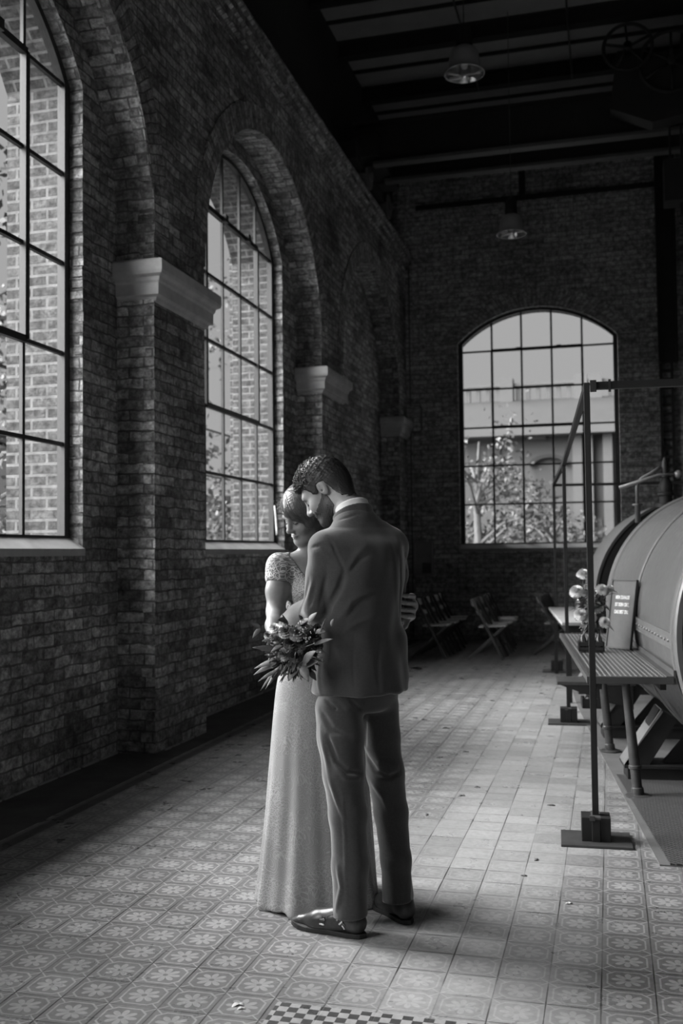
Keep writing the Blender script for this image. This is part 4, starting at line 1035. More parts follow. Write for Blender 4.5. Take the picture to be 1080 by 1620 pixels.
def sculpt_obj(name, F, lo, hi, h, m, parent, smooth_iter=0):
    v, f = sculpt(F, lo, hi, h)
    me = bpy.data.meshes.new(name); me.vertices.add(len(v)); me.vertices.foreach_set('co', v.astype(np.float32).ravel())
    me.loops.add(len(f)*4); me.loops.foreach_set('vertex_index', f.astype(np.int32).ravel()); me.polygons.add(len(f))
    me.polygons.foreach_set('loop_start', np.arange(0, len(f)*4, 4, dtype=np.int32)); me.polygons.foreach_set('loop_total', np.full(len(f), 4, np.int32))
    me.update(calc_edges=True); me.validate(); me.polygons.foreach_set('use_smooth', np.ones(len(me.polygons), bool))
    me.materials.append(m); o = bpy.data.objects.new(name, me); COL.objects.link(o)
    if parent is not None:
        o.parent = parent; o.matrix_parent_inverse = Matrix.Translation(-Vector(parent.location))
    return o
def nz3(p, s, seed=0):
    """cheap smooth pseudo noise in [-1,1]"""
    r = np.random.RandomState(seed); o = np.zeros(len(p)); 
    for i in range(5):
        d = r.normal(size=3); d /= np.linalg.norm(d); o += np.sin(p@d*s*(0.8+0.5*r.rand())*6.283+r.rand()*6.28)
    return o/3.2
class Frame:
    """local head / hand frame: f forward, l left, u up"""
    def __init__(s, o, yaw, pitch, roll=0.0, sc=1.0):
        fh = V3((math.cos(yaw), math.sin(yaw), 0)); l = V3((-math.sin(yaw), math.cos(yaw), 0)); z = V3((0, 0, 1))
        f = fh*math.cos(pitch)-z*math.sin(pitch); u = fh*math.sin(pitch)+z*math.cos(pitch)
        s.l = l*math.cos(roll)+u*math.sin(roll); s.u = u*math.cos(roll)-l*math.sin(roll); s.f = f; s.o = V3(o); s.sc = sc
        s.A = np.stack([s.f, s.l, s.u])
    def __call__(s, f, l, u): return s.o+s.sc*(s.f*f+s.l*l+s.u*u)
    def loc(s, p): return ((p-s.o)@s.A.T)/s.sc
def add_head(F, H, male, ears=True):
    sc = H.sc; E = lambda c, r, k=0.02, mode='u': F.ell(H(*c), V3(r)*sc, H.A, k*sc, mode)
    Cn = lambda a, b, ra, rb, k=0.015, mode='u': F.cone(H(*a), H(*b), ra*sc, rb*sc, k*sc, mode)
    E((-0.012, 0, 0.032), (0.098, 0.077, 0.088), 0.0)
    E((0.040, 0, -0.035), (0.056, 0.060, 0.085), 0.03)
    jw = 0.052 if male else 0.045
    if male: E((-0.050, 0, -0.006), (0.066, 0.064, 0.074), 0.03)
    for s in (-1, 1):
        Cn((0.005, s*jw, -0.072), (0.072, s*0.016, -0.108), 0.020, 0.019, 0.03)      # jaw line
        E((0.062, s*0.040, -0.038), (0.022, 0.022, 0.024), 0.03)                       # cheek
    E((0.078, 0, -0.108), (0.020, 0.023, 0.019), 0.02)                                 # chin
    Cn((0.080, -0.034, 0.015), (0.080, 0.034, 0.015), 0.014, 0.014, 0.025)             # brow
    for s in (-1, 1): E((0.097, s*0.031, -0.008), (0.017, 0.019, 0.013), 0.018, 's')   # eye hollow
    for s in (-1, 1): E((0.0765, s*0.031, -0.009), (0.013, 0.015, 0.012), 0.006)       # eye lid
    Cn((0.090, 0, 0.002), (0.112, 0, -0.036), 0.0085, 0.0115, 0.014)                   # nose bridge
    E((0.113, 0, -0.040), (0.011, 0.012, 0.010), 0.01)
    for s in (-1, 1): E((0.102, s*0.012, -0.044), (0.010, 0.008, 0.008), 0.008)
    E((0.090, 0, -0.068), (0.013, 0.024, 0.0055), 0.008); E((0.087, 0, -0.080), (0.013, 0.021, 0.0065), 0.008)
    Cn((0.102, -0.02, -0.0742), (0.102, 0.02, -0.0742), 0.0025, 0.0025, 0.006, 's')
    for s in (-1, 1) if ears else ():                                                  # ears
        E((-0.012, s*0.077, -0.010), (0.019, 0.009, 0.031), 0.010)
        E((-0.006, s*0.0885, -0.005), (0.0105, 0.010, 0.020), 0.004, 's'); E((-0.004, s*0.082, -0.016), (0.006, 0.010, 0.006), 0.003, 's')
    return F
def add_hand(F, w, d, n, th, sc=1.0, curl=(0.4, 0.5, 0.4), spread=0.06, thumb=(0.6, 0.5)):
    """w wrist, d finger direction, n palm normal (towards what is held), th thumb side"""
    w, d, n = V3(w), V3(d)/np.linalg.norm(d), V3(n); n = n-d*(n@d); n /= np.linalg.norm(n); s = V3(th); s = s-d*(s@d)-n*(s@n); s /= np.linalg.norm(s)
    pl = 0.085*sc
    for q in (-0.028, -0.010, 0.010, 0.028): F.cone(w+s*q*0.55*sc, w+d*pl+s*q*1.05*sc, 0.015*sc, 0.0115*sc, 0.012)
    Ls = (0.066, 0.078, 0.083, 0.075); Q = (-0.033, -0.011, 0.012, 0.034)
    for q, L in zip(Q, Ls):
        p = w+d*pl*0.96+s*q*sc; a = 0.0; dd = d+s*spread*q/0.033; r = 0.0092*sc
        for j, fr_ in enumerate((0.45, 0.3, 0.25)):
            a += curl[j]; v = (dd*math.cos(a)+n*math.sin(a)); v /= np.linalg.norm(v); e = p+v*L*fr_*sc
            F.cone(p, e, r, r*0.9, 0.003); p = e; r *= 0.9
    p = w+d*pl*0.25+s*0.024*sc; a, b = thumb
    v = d*math.cos(a)+s*math.sin(a)+n*0.25; v /= np.linalg.norm(v); e = p+v*0.045*sc; F.cone(p, e, 0.014*sc, 0.0105*sc, 0.01)
    v2 = d*math.cos(a-b)+s*math.sin(a-b)+n*0.6; v2 /= np.linalg.norm(v2); F.cone(e, e+v2*0.032*sc, 0.0105*sc, 0.008*sc, 0.004)
    return F
def surf(F, pix):
    """points of the sculpted surface seen at these places of the picture"""
    o = V3((0, 0, CAM_H)); D = np.array([V3(ray(x, y).normalized()) for x, y in pix]); t = np.full(len(pix), 3.0)
    for _ in range(70):
        d = F(o+D*t[:, None]); t = t+np.clip(d, -0.05, 0.12)*0.8
    return [o+D[i]*t[i] for i in range(len(pix)) if t[i] < 6.0]
def creases(F, lst):
    P = [(surf(F, pts), d, w) for pts, d, w in lst]
    for pts, d, w in P:
        if len(pts) > 1: F.crease(pts, d, w)
# ================================================================== THE COUPLE
def fabric(name, lo, hi, sc=900, bump=0.25, rough=0.85):
    m = mat(name, lo, rough, 0, 0.25); t = NT(m); c = t.coord(); x, y, z = t.sep(c)
    w1 = t.math('SINE', t.math('MULTIPLY', t.math('ADD', x, y), sc)); w2 = t.math('SINE', t.math('MULTIPLY', z, sc)); f = t.noise(c, 120, 4, 0.7); g = t.noise(c, 6, 3)
    h = t.math('ADD', t.math('ADD', t.math('MULTIPLY', w1, 0.03), t.math('MULTIPLY', w2, 0.03)), f)
    t.color(t.math('MULTIPLY', t.ramp(h, [(0.2, lo), (0.8, hi)]), t.ramp(g, [(0.3, 0.92), (0.7, 1.08)]))); t.bump(h, bump, 0.001)
    t.b.inputs['Sheen Weight'].default_value = 0.5; t.b.inputs['Sheen Roughness'].default_value = 0.5; return m
M['suit'] = fabric('suit_wool', 0.031, 0.053)
M['collar'] = fabric('collar_cloth', 0.026, 0.040)
M['shirt'] = fabric('white_shirt', 0.55, 0.65, 1400, 0.1)
def skin(name, v):
    m = mat(name, v, 0.5, 0, 0.4); t = NT(m); c = t.coord(); f = t.noise(c, 40, 4, 0.6)
    t.color(t.ramp(f, [(0.25, v*0.9), (0.75, v*1.08)])); t.bump(t.noise(c, 300, 3), 0.06, 0.001); return m
M['skin_m'] = skin('skin_groom', 0.30); M['skin_f'] = skin('skin_bride', 0.22)
M['hair_m'] = worn('hair_dark', 0.018, 0.035, 60, 0.45, bump=0.5, bd=0.002)
M['beard'] = worn('beard', 0.035, 0.075, 160, 0.7, bump=0.6, bd=0.001)
def strand_mat(name, lo, hi):
    m = mat(name, lo, 0.38, 0, 0.5); t = NT(m); c = t.coord('UV'); u, v, w = t.sep(c)
    f = t.noise(t.comb(t.math('MULTIPLY', u, 60.0), t.math('MULTIPLY', v, 3.0), 0.0), 3.0, 4, 0.7)
    t.color(t.ramp(f, [(0.25, lo), (0.75, hi)])); return m
M['hair_f'] = worn('hair_brown', 0.06, 0.12, 60, 0.4, bump=0.3, bd=0.002)
M['dark_eye'] = mat('eye_dark', 0.02, 0.25); M['eye_white'] = mat('eye_white', 0.5, 0.3); M['lip'] = mat('lips', 0.24, 0.4)
M['shoe'] = worn('shoe_leather', 0.02, 0.05, 30, 0.33, bump=0.05); M['sole'] = mat('shoe_sole', 0.02, 0.6); M['buckle'] = mat('buckle_metal', 0.7, 0.25, 1.0)
def lace_mat(name, lo, hi, upper=False, cx=-1.15, cy=3.95):
    m = mat(name, lo, 0.75, 0, 0.3); t = NT(m); c = t.coord(); x, y, z = t.sep(c)
    a = t.math('ARCTAN2', t.math('SUBTRACT', y, cy), t.math('SUBTRACT', x, cx)); s = t.math('MULTIPLY', a, 0.2)
    p = t.comb(s, z, 0.0)
    nzv = t.n('ShaderNodeTexNoise'); t.put(nzv.inputs['Vector'], p); nzv.inputs['Scale'].default_value = 9; nzv.inputs['Detail'].default_value = 1
    pw = t.vmath('ADD', p, t.vmath('SCALE', t.vmath('SUBTRACT', nzv.outputs['Color'], (0.5, 0.5, 0.5)), None, 0.10))
    # scrolls: contour lines around voronoi cells of two sizes
    d1 = t.voro(pw, 21.0 if not upper else 34.0, 'F1'); sc = t.math('ABSOLUTE', t.math('SINE', t.math('MULTIPLY', d1, 22.0 if not upper else 12.0)))
    l1 = t.ramp(sc, [(0.05, 1.0), (0.38, 0.0)])
    d2 = t.voro(pw, 80.0, 'DISTANCE_TO_EDGE'); l2 = t.ramp(d2, [(0.03, 1.0), (0.10, 0.0)])
    msk = t.ramp(t.noise(p, 5.0, 2, 0.5), [(0.44, 0.0), (0.52, 1.0)])
    pat = t.math('MAXIMUM', l1, t.math('MULTIPLY', l2, msk))
    bead = t.ramp(t.voro(pw, 120.0, 'F1'), [(0.18, 1.0), (0.32, 0.0)])
    pat = t.math('MAXIMUM', pat, t.math('MULTIPLY', bead, t.math('MULTIPLY', msk, 0.8)))
    t.color(t.mix(pat, lo, hi)); t.bump(pat, 0.3, 0.003); return m
M['dress'] = lace_mat('lace_skirt', 0.26, 0.37); M['bodice'] = lace_mat('lace_bodice', 0.16, 0.58, True); M['satin'] = fabric('dress_lining', 0.5, 0.56, 1500, 0.05, 0.5)

# ---------------------------------------------------------------- groom
gr = tag(empty('person', (-0.93, 3.66, 0)), 'person in a dark suit seen from behind, head bowed over the bride in his arms', 'person')
GF = V3((-0.77, 0.64, 0)); GL = V3((-0.64, -0.77, 0)); Z = V3((0, 0, 1)); gyaw = math.atan2(GL[1], GL[0])
cm = lambda x, y, Y: V3(onY(x, y, Y))
S_ = cm(567, 862, 3.72)
HG = Frame(cm(514, 774, 3.80), R_(178), R_(38), R_(0), 0.97)
shL, shR = S_+GL*0.155-Z*0.010, S_-GL*0.165-Z*0.015
elL, wrL = cm(500, 960, 3.60), V3((-1.26, 3.80, 1.115)); elR, wrR = V3((-0.862, 4.01, 1.19)), V3((-1.02, 4.17, 1.20))
neckb = cm(560, 816, 3.735)
hipL, hipR = V3((-0.985, 3.655, 0.90)), V3((-0.865, 3.785, 0.90))
# body: one continuous figure, mostly under the clothes
B = Field(0.03)
add_head(B, HG, True)
B.chain([HG(-0.040, 0, -0.045), neckb+GF*0.005, S_-Z*0.05], [0.052, 0.054, 0.085], 0.03)
B.stack([0.84, 0.95, 1.08, 1.25, 1.38, 1.46], [S_[0]]*6, [S_[1]]*6, [0.15, 0.155, 0.135, 0.155, 0.165, 0.13], [0.09, 0.095, 0.085, 0.10, 0.095, 0.06], gyaw, 0.03)
for sh, el, wr in ((shL, elL, wrL), (shR, elR, wrR)): B.chain([S_, sh, el, wr], [0.07, 0.045, 0.036, 0.025], 0.02)
kL, aL = cm(546, 1232, 3.60), V3((-0.925, 3.585, 0.10)); kR, aR = cm(611, 1228, 3.78), V3((-0.775, 3.765, 0.10))
for hp, kn, an in ((hipL, kL, aL), (hipR, kR, aR)): B.chain([hp, kn, an], [0.065, 0.045, 0.033], 0.03)
add_hand(B, wrL, (-0.35, 0.85, 0.0), (0.85, 0.35, 0.0), (0, 0, 1), 1.0, (0.25, 0.35, 0.3)); add_hand(B, wrR, (-0.9, -0.05, -0.15), (0.1, -1.0, 0.0), (0, 0, 1), 1.0, (0.3, 0.35, 0.3))
sculpt_obj('body', B, (-1.45, 3.35, 0.05), (-0.60, 4.30, 1.84), 0.0042, M['skin_m'], gr)
# hair cap, faded at the sides, and curls
def head_core(H, off=0.0):
    c1, r1 = H(-0.012, 0, 0.032), V3((0.098, 0.077, 0.088))*H.sc
    def fn(p):
        q = (p-c1)@H.A.T; k0 = np.linalg.norm(q/(r1+off), axis=1); k1 = np.linalg.norm(q/((r1+off)**2), axis=1)+1e-9; return k0*(k0-1)/k1
    return fn
def g_hair(p):
    q = HG.loc(p); f, l, u = q[:, 0], q[:, 1], q[:, 2]
    hl = np.interp(f, [-0.13, -0.085, -0.055, -0.040, -0.030, 0.004, 0.014, 0.026, 0.038, 0.052, 0.068, 0.09, 0.12], [-0.105, -0.105, -0.080, -0.040, 0.014, 0.022, -0.010, -0.014, 0.006, 0.036, 0.055, 0.062, 0.068])
    th = np.interp(u, [-0.09, -0.03, 0.03, 0.07, 0.11], [0.0015, 0.0035, 0.006, 0.012, 0.017])+np.clip(f, 0, 0.1)*0.07
    n = nz3(p, 170, 9)*0.0011+nz3(p, 45, 1)*0.0014*np.clip((u-0.0)/0.06, 0, 1)+nz3(p, 90, 2)*0.0012*np.clip((u+0.02)/0.06, 0, 1)
    core = BH(p)
    return np.maximum(core-th-n, (hl+nz3(p, 60, 4)*0.006-u)*0.75)
BH = Field(0.03); add_head(BH, HG, True, False); BH.cone(HG(-0.040, 0, -0.045), neckb, 0.052, 0.054)
FH = Field(0); FH.custom(g_hair, HG(0, 0, 0.02), 0.18)
hair = sculpt_obj('hair', FH, HG.o-0.17, HG.o+0.17, 0.0032, M['hair_m'], gr)
rs = np.random.RandomState(5); cu = MB(); cnt = 0
hv = np.array([v.co[:] for v in hair.data.vertices]); hn = np.array([v.normal[:] for v in hair.data.vertices]); hq = HG.loc(hv)
sel = np.where((hq[:, 2] > 0.055) & (hq[:, 0] > -0.05))[0]; wgt = np.clip(0.2+(hq[sel, 0]+0.02)*9, 0.12, 1)
for i in rs.choice(sel, 950, p=wgt/wgt.sum()):
    c, n = Vector(hv[i]), Vector(hn[i]); a = n.orthogonal().normalized(); b_ = n.cross(a); R0 = rs.uniform(0.0028, 0.0052); ph = rs.rand()*6.28; tilt = rs.uniform(0.2, 1.0)
    pts = []
    for j in range(11):
        t = j/10; an = ph+t*rs.choice([5.5, 6.5]); pts.append(c+n*(0.001+0.009*t*tilt+0.0018*math.sin(an))+(a*math.cos(an)+b_*math.sin(an))*R0*(1-0.25*t))
    cu.tube(pts, [0.0011]*8+[0.0009, 0.0007, 0.0004], 4)
co_ = cu.build('curls', M['hair_m'], hair, smooth=True); co_.matrix_parent_inverse = Matrix.Identity(4)
def g_beard(p):
    q = HG.loc(p); f, l, u = q[:, 0], q[:, 1], q[:, 2]
    top = np.interp(f, [-0.02, 0.0, 0.02, 0.05, 0.075, 0.09, 0.13], [0.0, -0.005, -0.03, -0.052, -0.060, -0.056, -0.056])
    bot = np.interp(f, [-0.02, 0.02, 0.06, 0.12], [-0.085, -0.11, -0.14, -0.14])
    back = -0.008-f
    lipc = 0.016-np.sqrt(((u+0.073)/0.6)**2+(l*0.75)**2)-np.where(f < 0.07, 9, 0)
    d = np.maximum(BH(p)-0.0018-nz3(p, 140, 3)*0.0012, np.maximum((u-top+nz3(p, 70, 6)*0.004)*0.7, np.maximum((bot-u), back)))
    return np.maximum(d, np.minimum(lipc, 0.01))
FB = Field(0); FB.custom(g_beard, HG(0.05, 0, -0.07), 0.12)
sculpt_obj('beard', FB, HG.o-0.16, HG.o+0.12, 0.003, M['beard'], gr)
eb = []
for s in (-1, 1):
    eb.append((MB(), 'eyebrow')); eb.append((MB(), 'eyelash')); ey = eb[-1][0]
    eb[-2][0].tube([HG(0.0935, s*0.012, 0.011), HG(0.0955, s*0.026, 0.0165), HG(0.085, s*0.044, 0.012)], [0.003, 0.0042, 0.002], 6)
    ey.tube([HG(0.0905, s*0.020, -0.013), HG(0.0915, s*0.031, -0.0165), HG(0.084, s*0.043, -0.013)], [0.0012, 0.0022, 0.0012], 6)
T0 = Matrix.Translation(-Vector(gr.location))
for mb, nm in eb:
    o = mb.build(nm, M['hair_m'], gr, smooth=True); o.matrix_parent_inverse = T0
# shirt collar
def collar_fn(R1, R2, h, th, tilt, c):
    ax = V3(tilt)/np.linalg.norm(tilt); e1 = GL-ax*(GL@ax); e1 /= np.linalg.norm(e1); e2 = np.cross(ax, e1)
    def fn(p):
        q = p-c; z = q@ax; x = q@e1; y = q@e2; r = np.sqrt((x/R1)**2+(y/R2)**2)+1e-9
        dr = np.abs((r-1-z*0.9)*min(R1, R2))-th; dz = np.abs(z)-h
        return np.minimum(np.maximum(dr, dz), 0)+np.hypot(np.maximum(dr, 0), np.maximum(dz, 0))-0.002
    return fn
nc = neckb+Z*0.014+GF*0.004; tl = (GF*0.50+Z)
FC = Field(0); FC.custom(collar_fn(0.060, 0.062, 0.027, 0.0025, tl, nc), nc, 0.12)
sculpt_obj('shirt_collar', FC, nc-0.13, nc+0.13, 0.0035, M['shirt'], gr)
# jacket
J = Field(0.035); jx, jy = S_[0], S_[1]
zz = [0.870, 0.93, 1.00, 1.10, 1.20, 1.30, 1.38, 1.44, 1.475, 1.495]
J.stack(zz, [jx-0.002, jx-0.004, jx-0.006, jx-0.006, jx-0.004, jx, jx, jx, jx, jx+0.004], [jy]*10,
        [0.190, 0.184, 0.176, 0.170, 0.178, 0.190, 0.192, 0.178, 0.135, 0.09], [0.158, 0.150, 0.140, 0.128, 0.130, 0.136, 0.130, 0.112, 0.085, 0.07], gyaw, 0.03, pw=2.25, zr=0.012)
for sh, el, wr in ((shL, elL, wrL), (shR, elR, wrR)):
    mid = sh.copy()*0.55+el*0.45
    J.chain([S_+Z*0.012, sh+Z*0.002], [0.060, 0.060], 0.04); J.chain([sh, mid, el, wr*0.85+el*0.15], [0.060, 0.058, 0.054, 0.044], 0.012)
J.cone(S_+Z*0.012-GL*0.115, neckb-GF*0.010-Z*0.026, 0.064, 0.066, 0.05); J.cone(S_+Z*0.004+GL*0.065, neckb-GF*0.006-Z*0.030, 0.068, 0.063, 0.05)
J.cone(cm(628, 1010, 3.80), cm(634, 1066, 3.82), 0.026, 0.028, 0.05)
J.cone(neckb+GF*0.02-Z*0.035, neckb+GF*0.06+Z*0.12, 0.056, 0.070, 0.006, 's')                # neck opening
# hollow hem
J.stack([0.80, 0.86, 0.93, 0.99], [jx-0.004]*4, [jy]*4, [0.176, 0.172, 0.160, 0.09], [0.144, 0.138, 0.124, 0.07], gyaw, 0.005, 's', pw=2.25)
J.folds(lambda p: nz3(p, 5.5, 8)*0.0050+nz3(p*np.array([1, 1, 0.45]), 11, 9)*0.0028)
jp = lambda x, y, Y: cm(x, y, Y)
bk = S_-GF*0.13                                                                              # back surface depth ~
yb = bk[1]
creases(J, [
    ([(517, 848), (526, 861), (532, 876), (540, 893), (545, 906)], 0.006, 0.0045),      # armhole seam
    ([(545, 908), (563, 878), (578, 863)], -0.006, 0.009), ([(552, 906), (569, 886), (586, 876)], 0.005, 0.007),
    ([(545, 904), (537, 931), (522, 957), (517, 976)], 0.018, 0.010),                  # where the sleeve meets the back
    ([(533, 984), (556, 951), (591, 931)], -0.006, 0.009), ([(548, 980), (571, 948), (600, 938)], 0.005, 0.008), ([(540, 1000), (566, 985), (600, 975)], -0.004, 0.010),
    ([(491, 867), (507, 863), (520, 870)], 0.008, 0.006), ([(493, 876), (507, 873), (522, 879)], -0.005, 0.006),
    ([(489, 914), (483, 942), (474, 970)], 0.008, 0.006), ([(500, 920), (494, 945), (489, 962)], 0.007, 0.005), ([(495, 916), (488, 944), (481, 966)], -0.005, 0.005), ([(516, 908), (511, 935), (505, 962)], 0.006, 0.007),
    ([(640, 876), (642, 903), (637, 935)], 0.009, 0.006), ([(632, 880), (634, 920), (632, 975)], 0.007, 0.007), ([(618, 860), (626, 900), (627, 950)], -0.004, 0.010),
    ([(536, 823), (552, 818), (572, 812), (594, 808)], 0.005, 0.004), ([(600, 1010), (596, 1050), (600, 1090)], 0.004, 0.010), ([(560, 1005), (558, 1050), (561, 1095)], 0.003, 0.004), ([(505, 1040), (503, 1070), (506, 1098)], -0.004, 0.008)])
sculpt_obj('jacket', J, (-1.42, 3.34, 0.83), (-0.58, 4.30, 1.68), 0.0048, M['suit'], gr)
FC = Field(0); nc2 = neckb-Z*0.010+GF*0.000
FC.custom(collar_fn(0.071, 0.074, 0.024, 0.0045, GF*0.50+Z, nc2), nc2, 0.14)
sculpt_obj('jacket_collar', FC, nc2-0.14, nc2+0.14, 0.004, M['collar'], gr)
# trousers
Tn = Field(0.03); P_ = V3((jx, jy, 0.93))
Tn.stack([0.80, 0.86, 0.93, 1.02], [jx]*4, [jy]*4, [0.142, 0.156, 0.160, 0.150], [0.100, 0.118, 0.124, 0.110], gyaw, 0.03, pw=2.2)
lp = [(536, 1120, 3.62, 0.089), (539, 1165, 3.61, 0.085), (543, 1225, 3.59, 0.074), (550, 1290, 3.60, 0.070), (554, 1370, 3.595, 0.0655), (554, 1470, 3.59, 0.0655)]
Tn.chain([cm(*q[:3]) for q in lp], [q[3] for q in lp], 0.02)
rp_ = [(600, 1120, 3.78, 0.074), (603, 1165, 3.78, 0.068), (609, 1222, 3.77, 0.070), (618, 1285, 3.78, 0.064), (626, 1360, 3.765, 0.057), (629, 1445, 3.76, 0.057)]
Tn.chain([cm(*q[:3]) for q in rp_], [q[3] for q in rp_], 0.02)
# flat cuffs
Tn.custom(lambda p: 0.072+(p[:, 0]+0.92)*0.06-p[:, 2], (jx, jy, 0.3), 2.0, 0.004, 'i')
Tn.folds(lambda p: nz3(p*np.array([1, 1, 0.5]), 9, 21)*0.0026)
TC = []; cr_ = lambda pts, d, w, *a: TC.append(([q[:2] for q in pts], d*1.7, w))
cr_([(518, 1165, 3.52), (532, 1205, 3.51), (550, 1221, 3.51), (572, 1224, 3.54)], 0.013, 0.008)
cr_([(524, 1195, 3.52), (545, 1229, 3.51), (566, 1233, 3.53)], -0.008, 0.009)
cr_([(580, 1195, 3.70), (596, 1222, 3.69), (615, 1230, 3.69), (632, 1222, 3.71)], 0.012, 0.008)
cr_([(577, 1180, 3.70), (600, 1205, 3.69), (628, 1212, 3.70)], -0.006, 0.008)
cr_([(588, 1238, 3.71), (606, 1262, 3.70), (618, 1290, 3.71)], -0.005, 0.009)
for k, (x0, y0) in enumerate(((515, 1107), (535, 1106), (552, 1106))):
    cr_([(x0, y0, 3.54), (x0+14, y0+14, 3.53), (575-k*2, 1138-k*8, 3.57)], 0.007 if k % 2 == 0 else -0.006, 0.007)
cr_([(508, 1125, 3.55), (525, 1155, 3.53), (562, 1170, 3.54)], 0.006, 0.012)
cr_([(507, 1150, 3.55), (514, 1190, 3.54), (530, 1260, 3.54)], -0.006, 0.010)
cr_([(522, 1235, 3.53), (534, 1270, 3.53), (545, 1295, 3.54)], -0.006, 0.008)
cr_([(541, 1250, 3.54), (546, 1340, 3.54), (548, 1430, 3.54)], -0.003, 0.006)
cr_([(534, 1370, 3.56), (540, 1405, 3.55), (531, 1440, 3.56)], -0.007, 0.008)
cr_([(576, 1105, 3.62), (577, 1140, 3.62), (578, 1180, 3.64)], 0.012, 0.008)
creases(Tn, TC)
sculpt_obj('trousers', Tn, (-1.18, 3.42, 0.03), (-0.62, 3.98, 1.05), 0.0046, M['suit'], gr)
# shoes
def shoe(heel, d, L, name, straps):
    d = V3(d)/np.linalg.norm(d); s = np.cross(Z, d); h = V3(heel); W = lambda a, b, c: h+d*a*L/0.30+s*b+Z*c
    F = Field(0.02)
    F.chain([W(0.035, 0, 0.050), W(0.12, 0, 0.044), W(0.195, 0, 0.033), W(0.258, 0, 0.026)], [0.035, 0.036, 0.036, 0.022], 0.02)
    F.cone(W(0.035, 0, 0.05), W(0.045, 0, 0.088), 0.033, 0.030, 0.02); F.cone(W(0.06, 0, 0.08), W(0.17, 0, 0.05), 0.032, 0.028, 0.03)
    F.ell(W(0.276, 0, 0.022), (0.028, 0.019, 0.010), np.stack([d, s, Z]), 0.02)
    F.custom(lambda p: (0.016-(p[:, 2]-h[2])), W(0.15, 0, 0), 0.4, 0.0, 'i')
    T = Matrix.Translation(-Vector(gr.location))
    o = sculpt_obj(name, F, np.minimum(W(-0.02, -0.07, 0.0), np.minimum(W(0.33, 0.07, 0), np.minimum(W(0.33, -0.07, 0), W(-0.02, 0.07, 0))))-0.03, np.maximum(W(-0.02, -0.07, 0.16), np.maximum(W(0.33, 0.07, .16), np.maximum(W(0.33, -0.07, .16), W(-0.02, 0.07, .16))))+0.03, 0.0034, M['shoe'], gr)
    sm = MB(); outl = []
    for i in range(40):
        a = 2*math.pi*i/40; t = (1-math.cos(a))/2; wd = np.interp(t, [0, 0.06, 0.2, 0.45, 0.7, 0.88, 0.97, 1], [0.0, 0.026, 0.034, 0.031, 0.043, 0.034, 0.017, 0.0]); sg_ = 1 if a < math.pi else -1
        outl.append(Vector(W(-0.006+t*0.31, sg_*wd, 0.0005+ (0.006 if t > 0.9 else 0))))
    sm.prism(outl, (0, 0, 0.017)); so_ = sm.build('sole', M['sole'], o, bevel=0.002); so_.matrix_parent_inverse = Matrix.Identity(4)
    if straps:
        for (a0, c0, a1, c1) in ((0.118, 0.076, 0.104, 0.046), (0.168, 0.064, 0.176, 0.034)):
            st_ = MB(); N = 7; ring_a, ring_b = [], []
            for i in range(N):
                t = i/(N-1); b = 0.010+0.034*math.sin(t*math.pi/2); a = a0+(a1-a0)*t; c = c0+(c1-c0)*t
                for off, lst in ((-0.008, ring_a), (0.008, ring_b)): lst.append((a+off, b, c))
            for sgn in (-1,):
                rr = [[Vector(W(p[0], -sgn*p[1]*1.03*(-1), p[2])), Vector(W(q_[0], -sgn*q_[1]*1.03*(-1), q_[2])), Vector(W(q_[0], -sgn*q_[1]*1.03*(-1), q_[2]))+Vector((0, -0.004, 0.003)), Vector(W(p[0], -sgn*p[1]*1.03*(-1), p[2]))+Vector((0, -0.004, 0.003))] for p, q_ in zip(ring_a, ring_b)]
            st_.loft(rr, True); so2 = st_.build('strap', M['shoe'], o); so2.matrix_parent_inverse = Matrix.Identity(4)
    return o, W
shL_o, WL = shoe((-0.885, 3.573, 0.0), (-0.298, 0.062, 0), 0.305, 'shoe', False)
shR_o, WR = shoe((-0.752, 3.738, 0.0), (-0.70, 0.71, 0), 0.27, 'shoe', False)
# twin buckled straps of the near shoe: laid on its camera side by probing the leather surface
bvh = None
from mathutils.bvhtree import BVHTree
bvh = BVHTree.FromPolygons([v.co.copy() for v in shL_o.data.vertices], [tuple(p.vertices) for p in shL_o.data.polygons])
def on_shoe(x, y):
    hit = bvh.ray_cast(Vector((0, 0, CAM_H)), ray(x, y).normalized()); return hit[0], hit[1]
def strip(pix, w, th, name, m, par):
    mb = MB(); rr = []; P = [on_shoe(*q) for q in pix]; P = [q for q in P if q[0] is not None]
    for i, (p, n) in enumerate(P):
        a, b = P[max(i-1, 0)][0], P[min(i+1, len(P)-1)][0]; d = (b-a).normalized(); s = d.cross(n).normalized()*w/2
        rr.append([p-s-n*0.002, p+s-n*0.002, p+s+n*th, p-s+n*th])
    if len(rr) > 1:
        mb.loft(rr, True); o = mb.build(name, m, par, bevel=0.0006); o.matrix_parent_inverse = Matrix.Identity(4)
strip([(512, 1450), (510, 1457), (508, 1464), (508, 1472)], 0.014, 0.003, 'strap', M['shoe'], shL_o)
strip([(532, 1449), (537, 1455), (541, 1461), (545, 1466)], 0.014, 0.003, 'strap', M['shoe'], shL_o)
for pts in ([(514.5, 1455), (506.5, 1454)], [(513.5, 1462), (505.5, 1461)], [(507.5, 1468), (508.5, 1474)], [(538.5, 1451), (532.5, 1456)], [(542, 1457), (536.5, 1462)], [(541.5, 1463), (545.5, 1469)]):
    strip(pts, 0.006, 0.0055, 'buckle', M['buckle'], shL_o)
strip([(516, 1474), (514, 1460), (519, 1449), (528, 1446), (535, 1450), (540, 1462)], 0.003, 0.002, 'seam', M['sole'], shL_o)

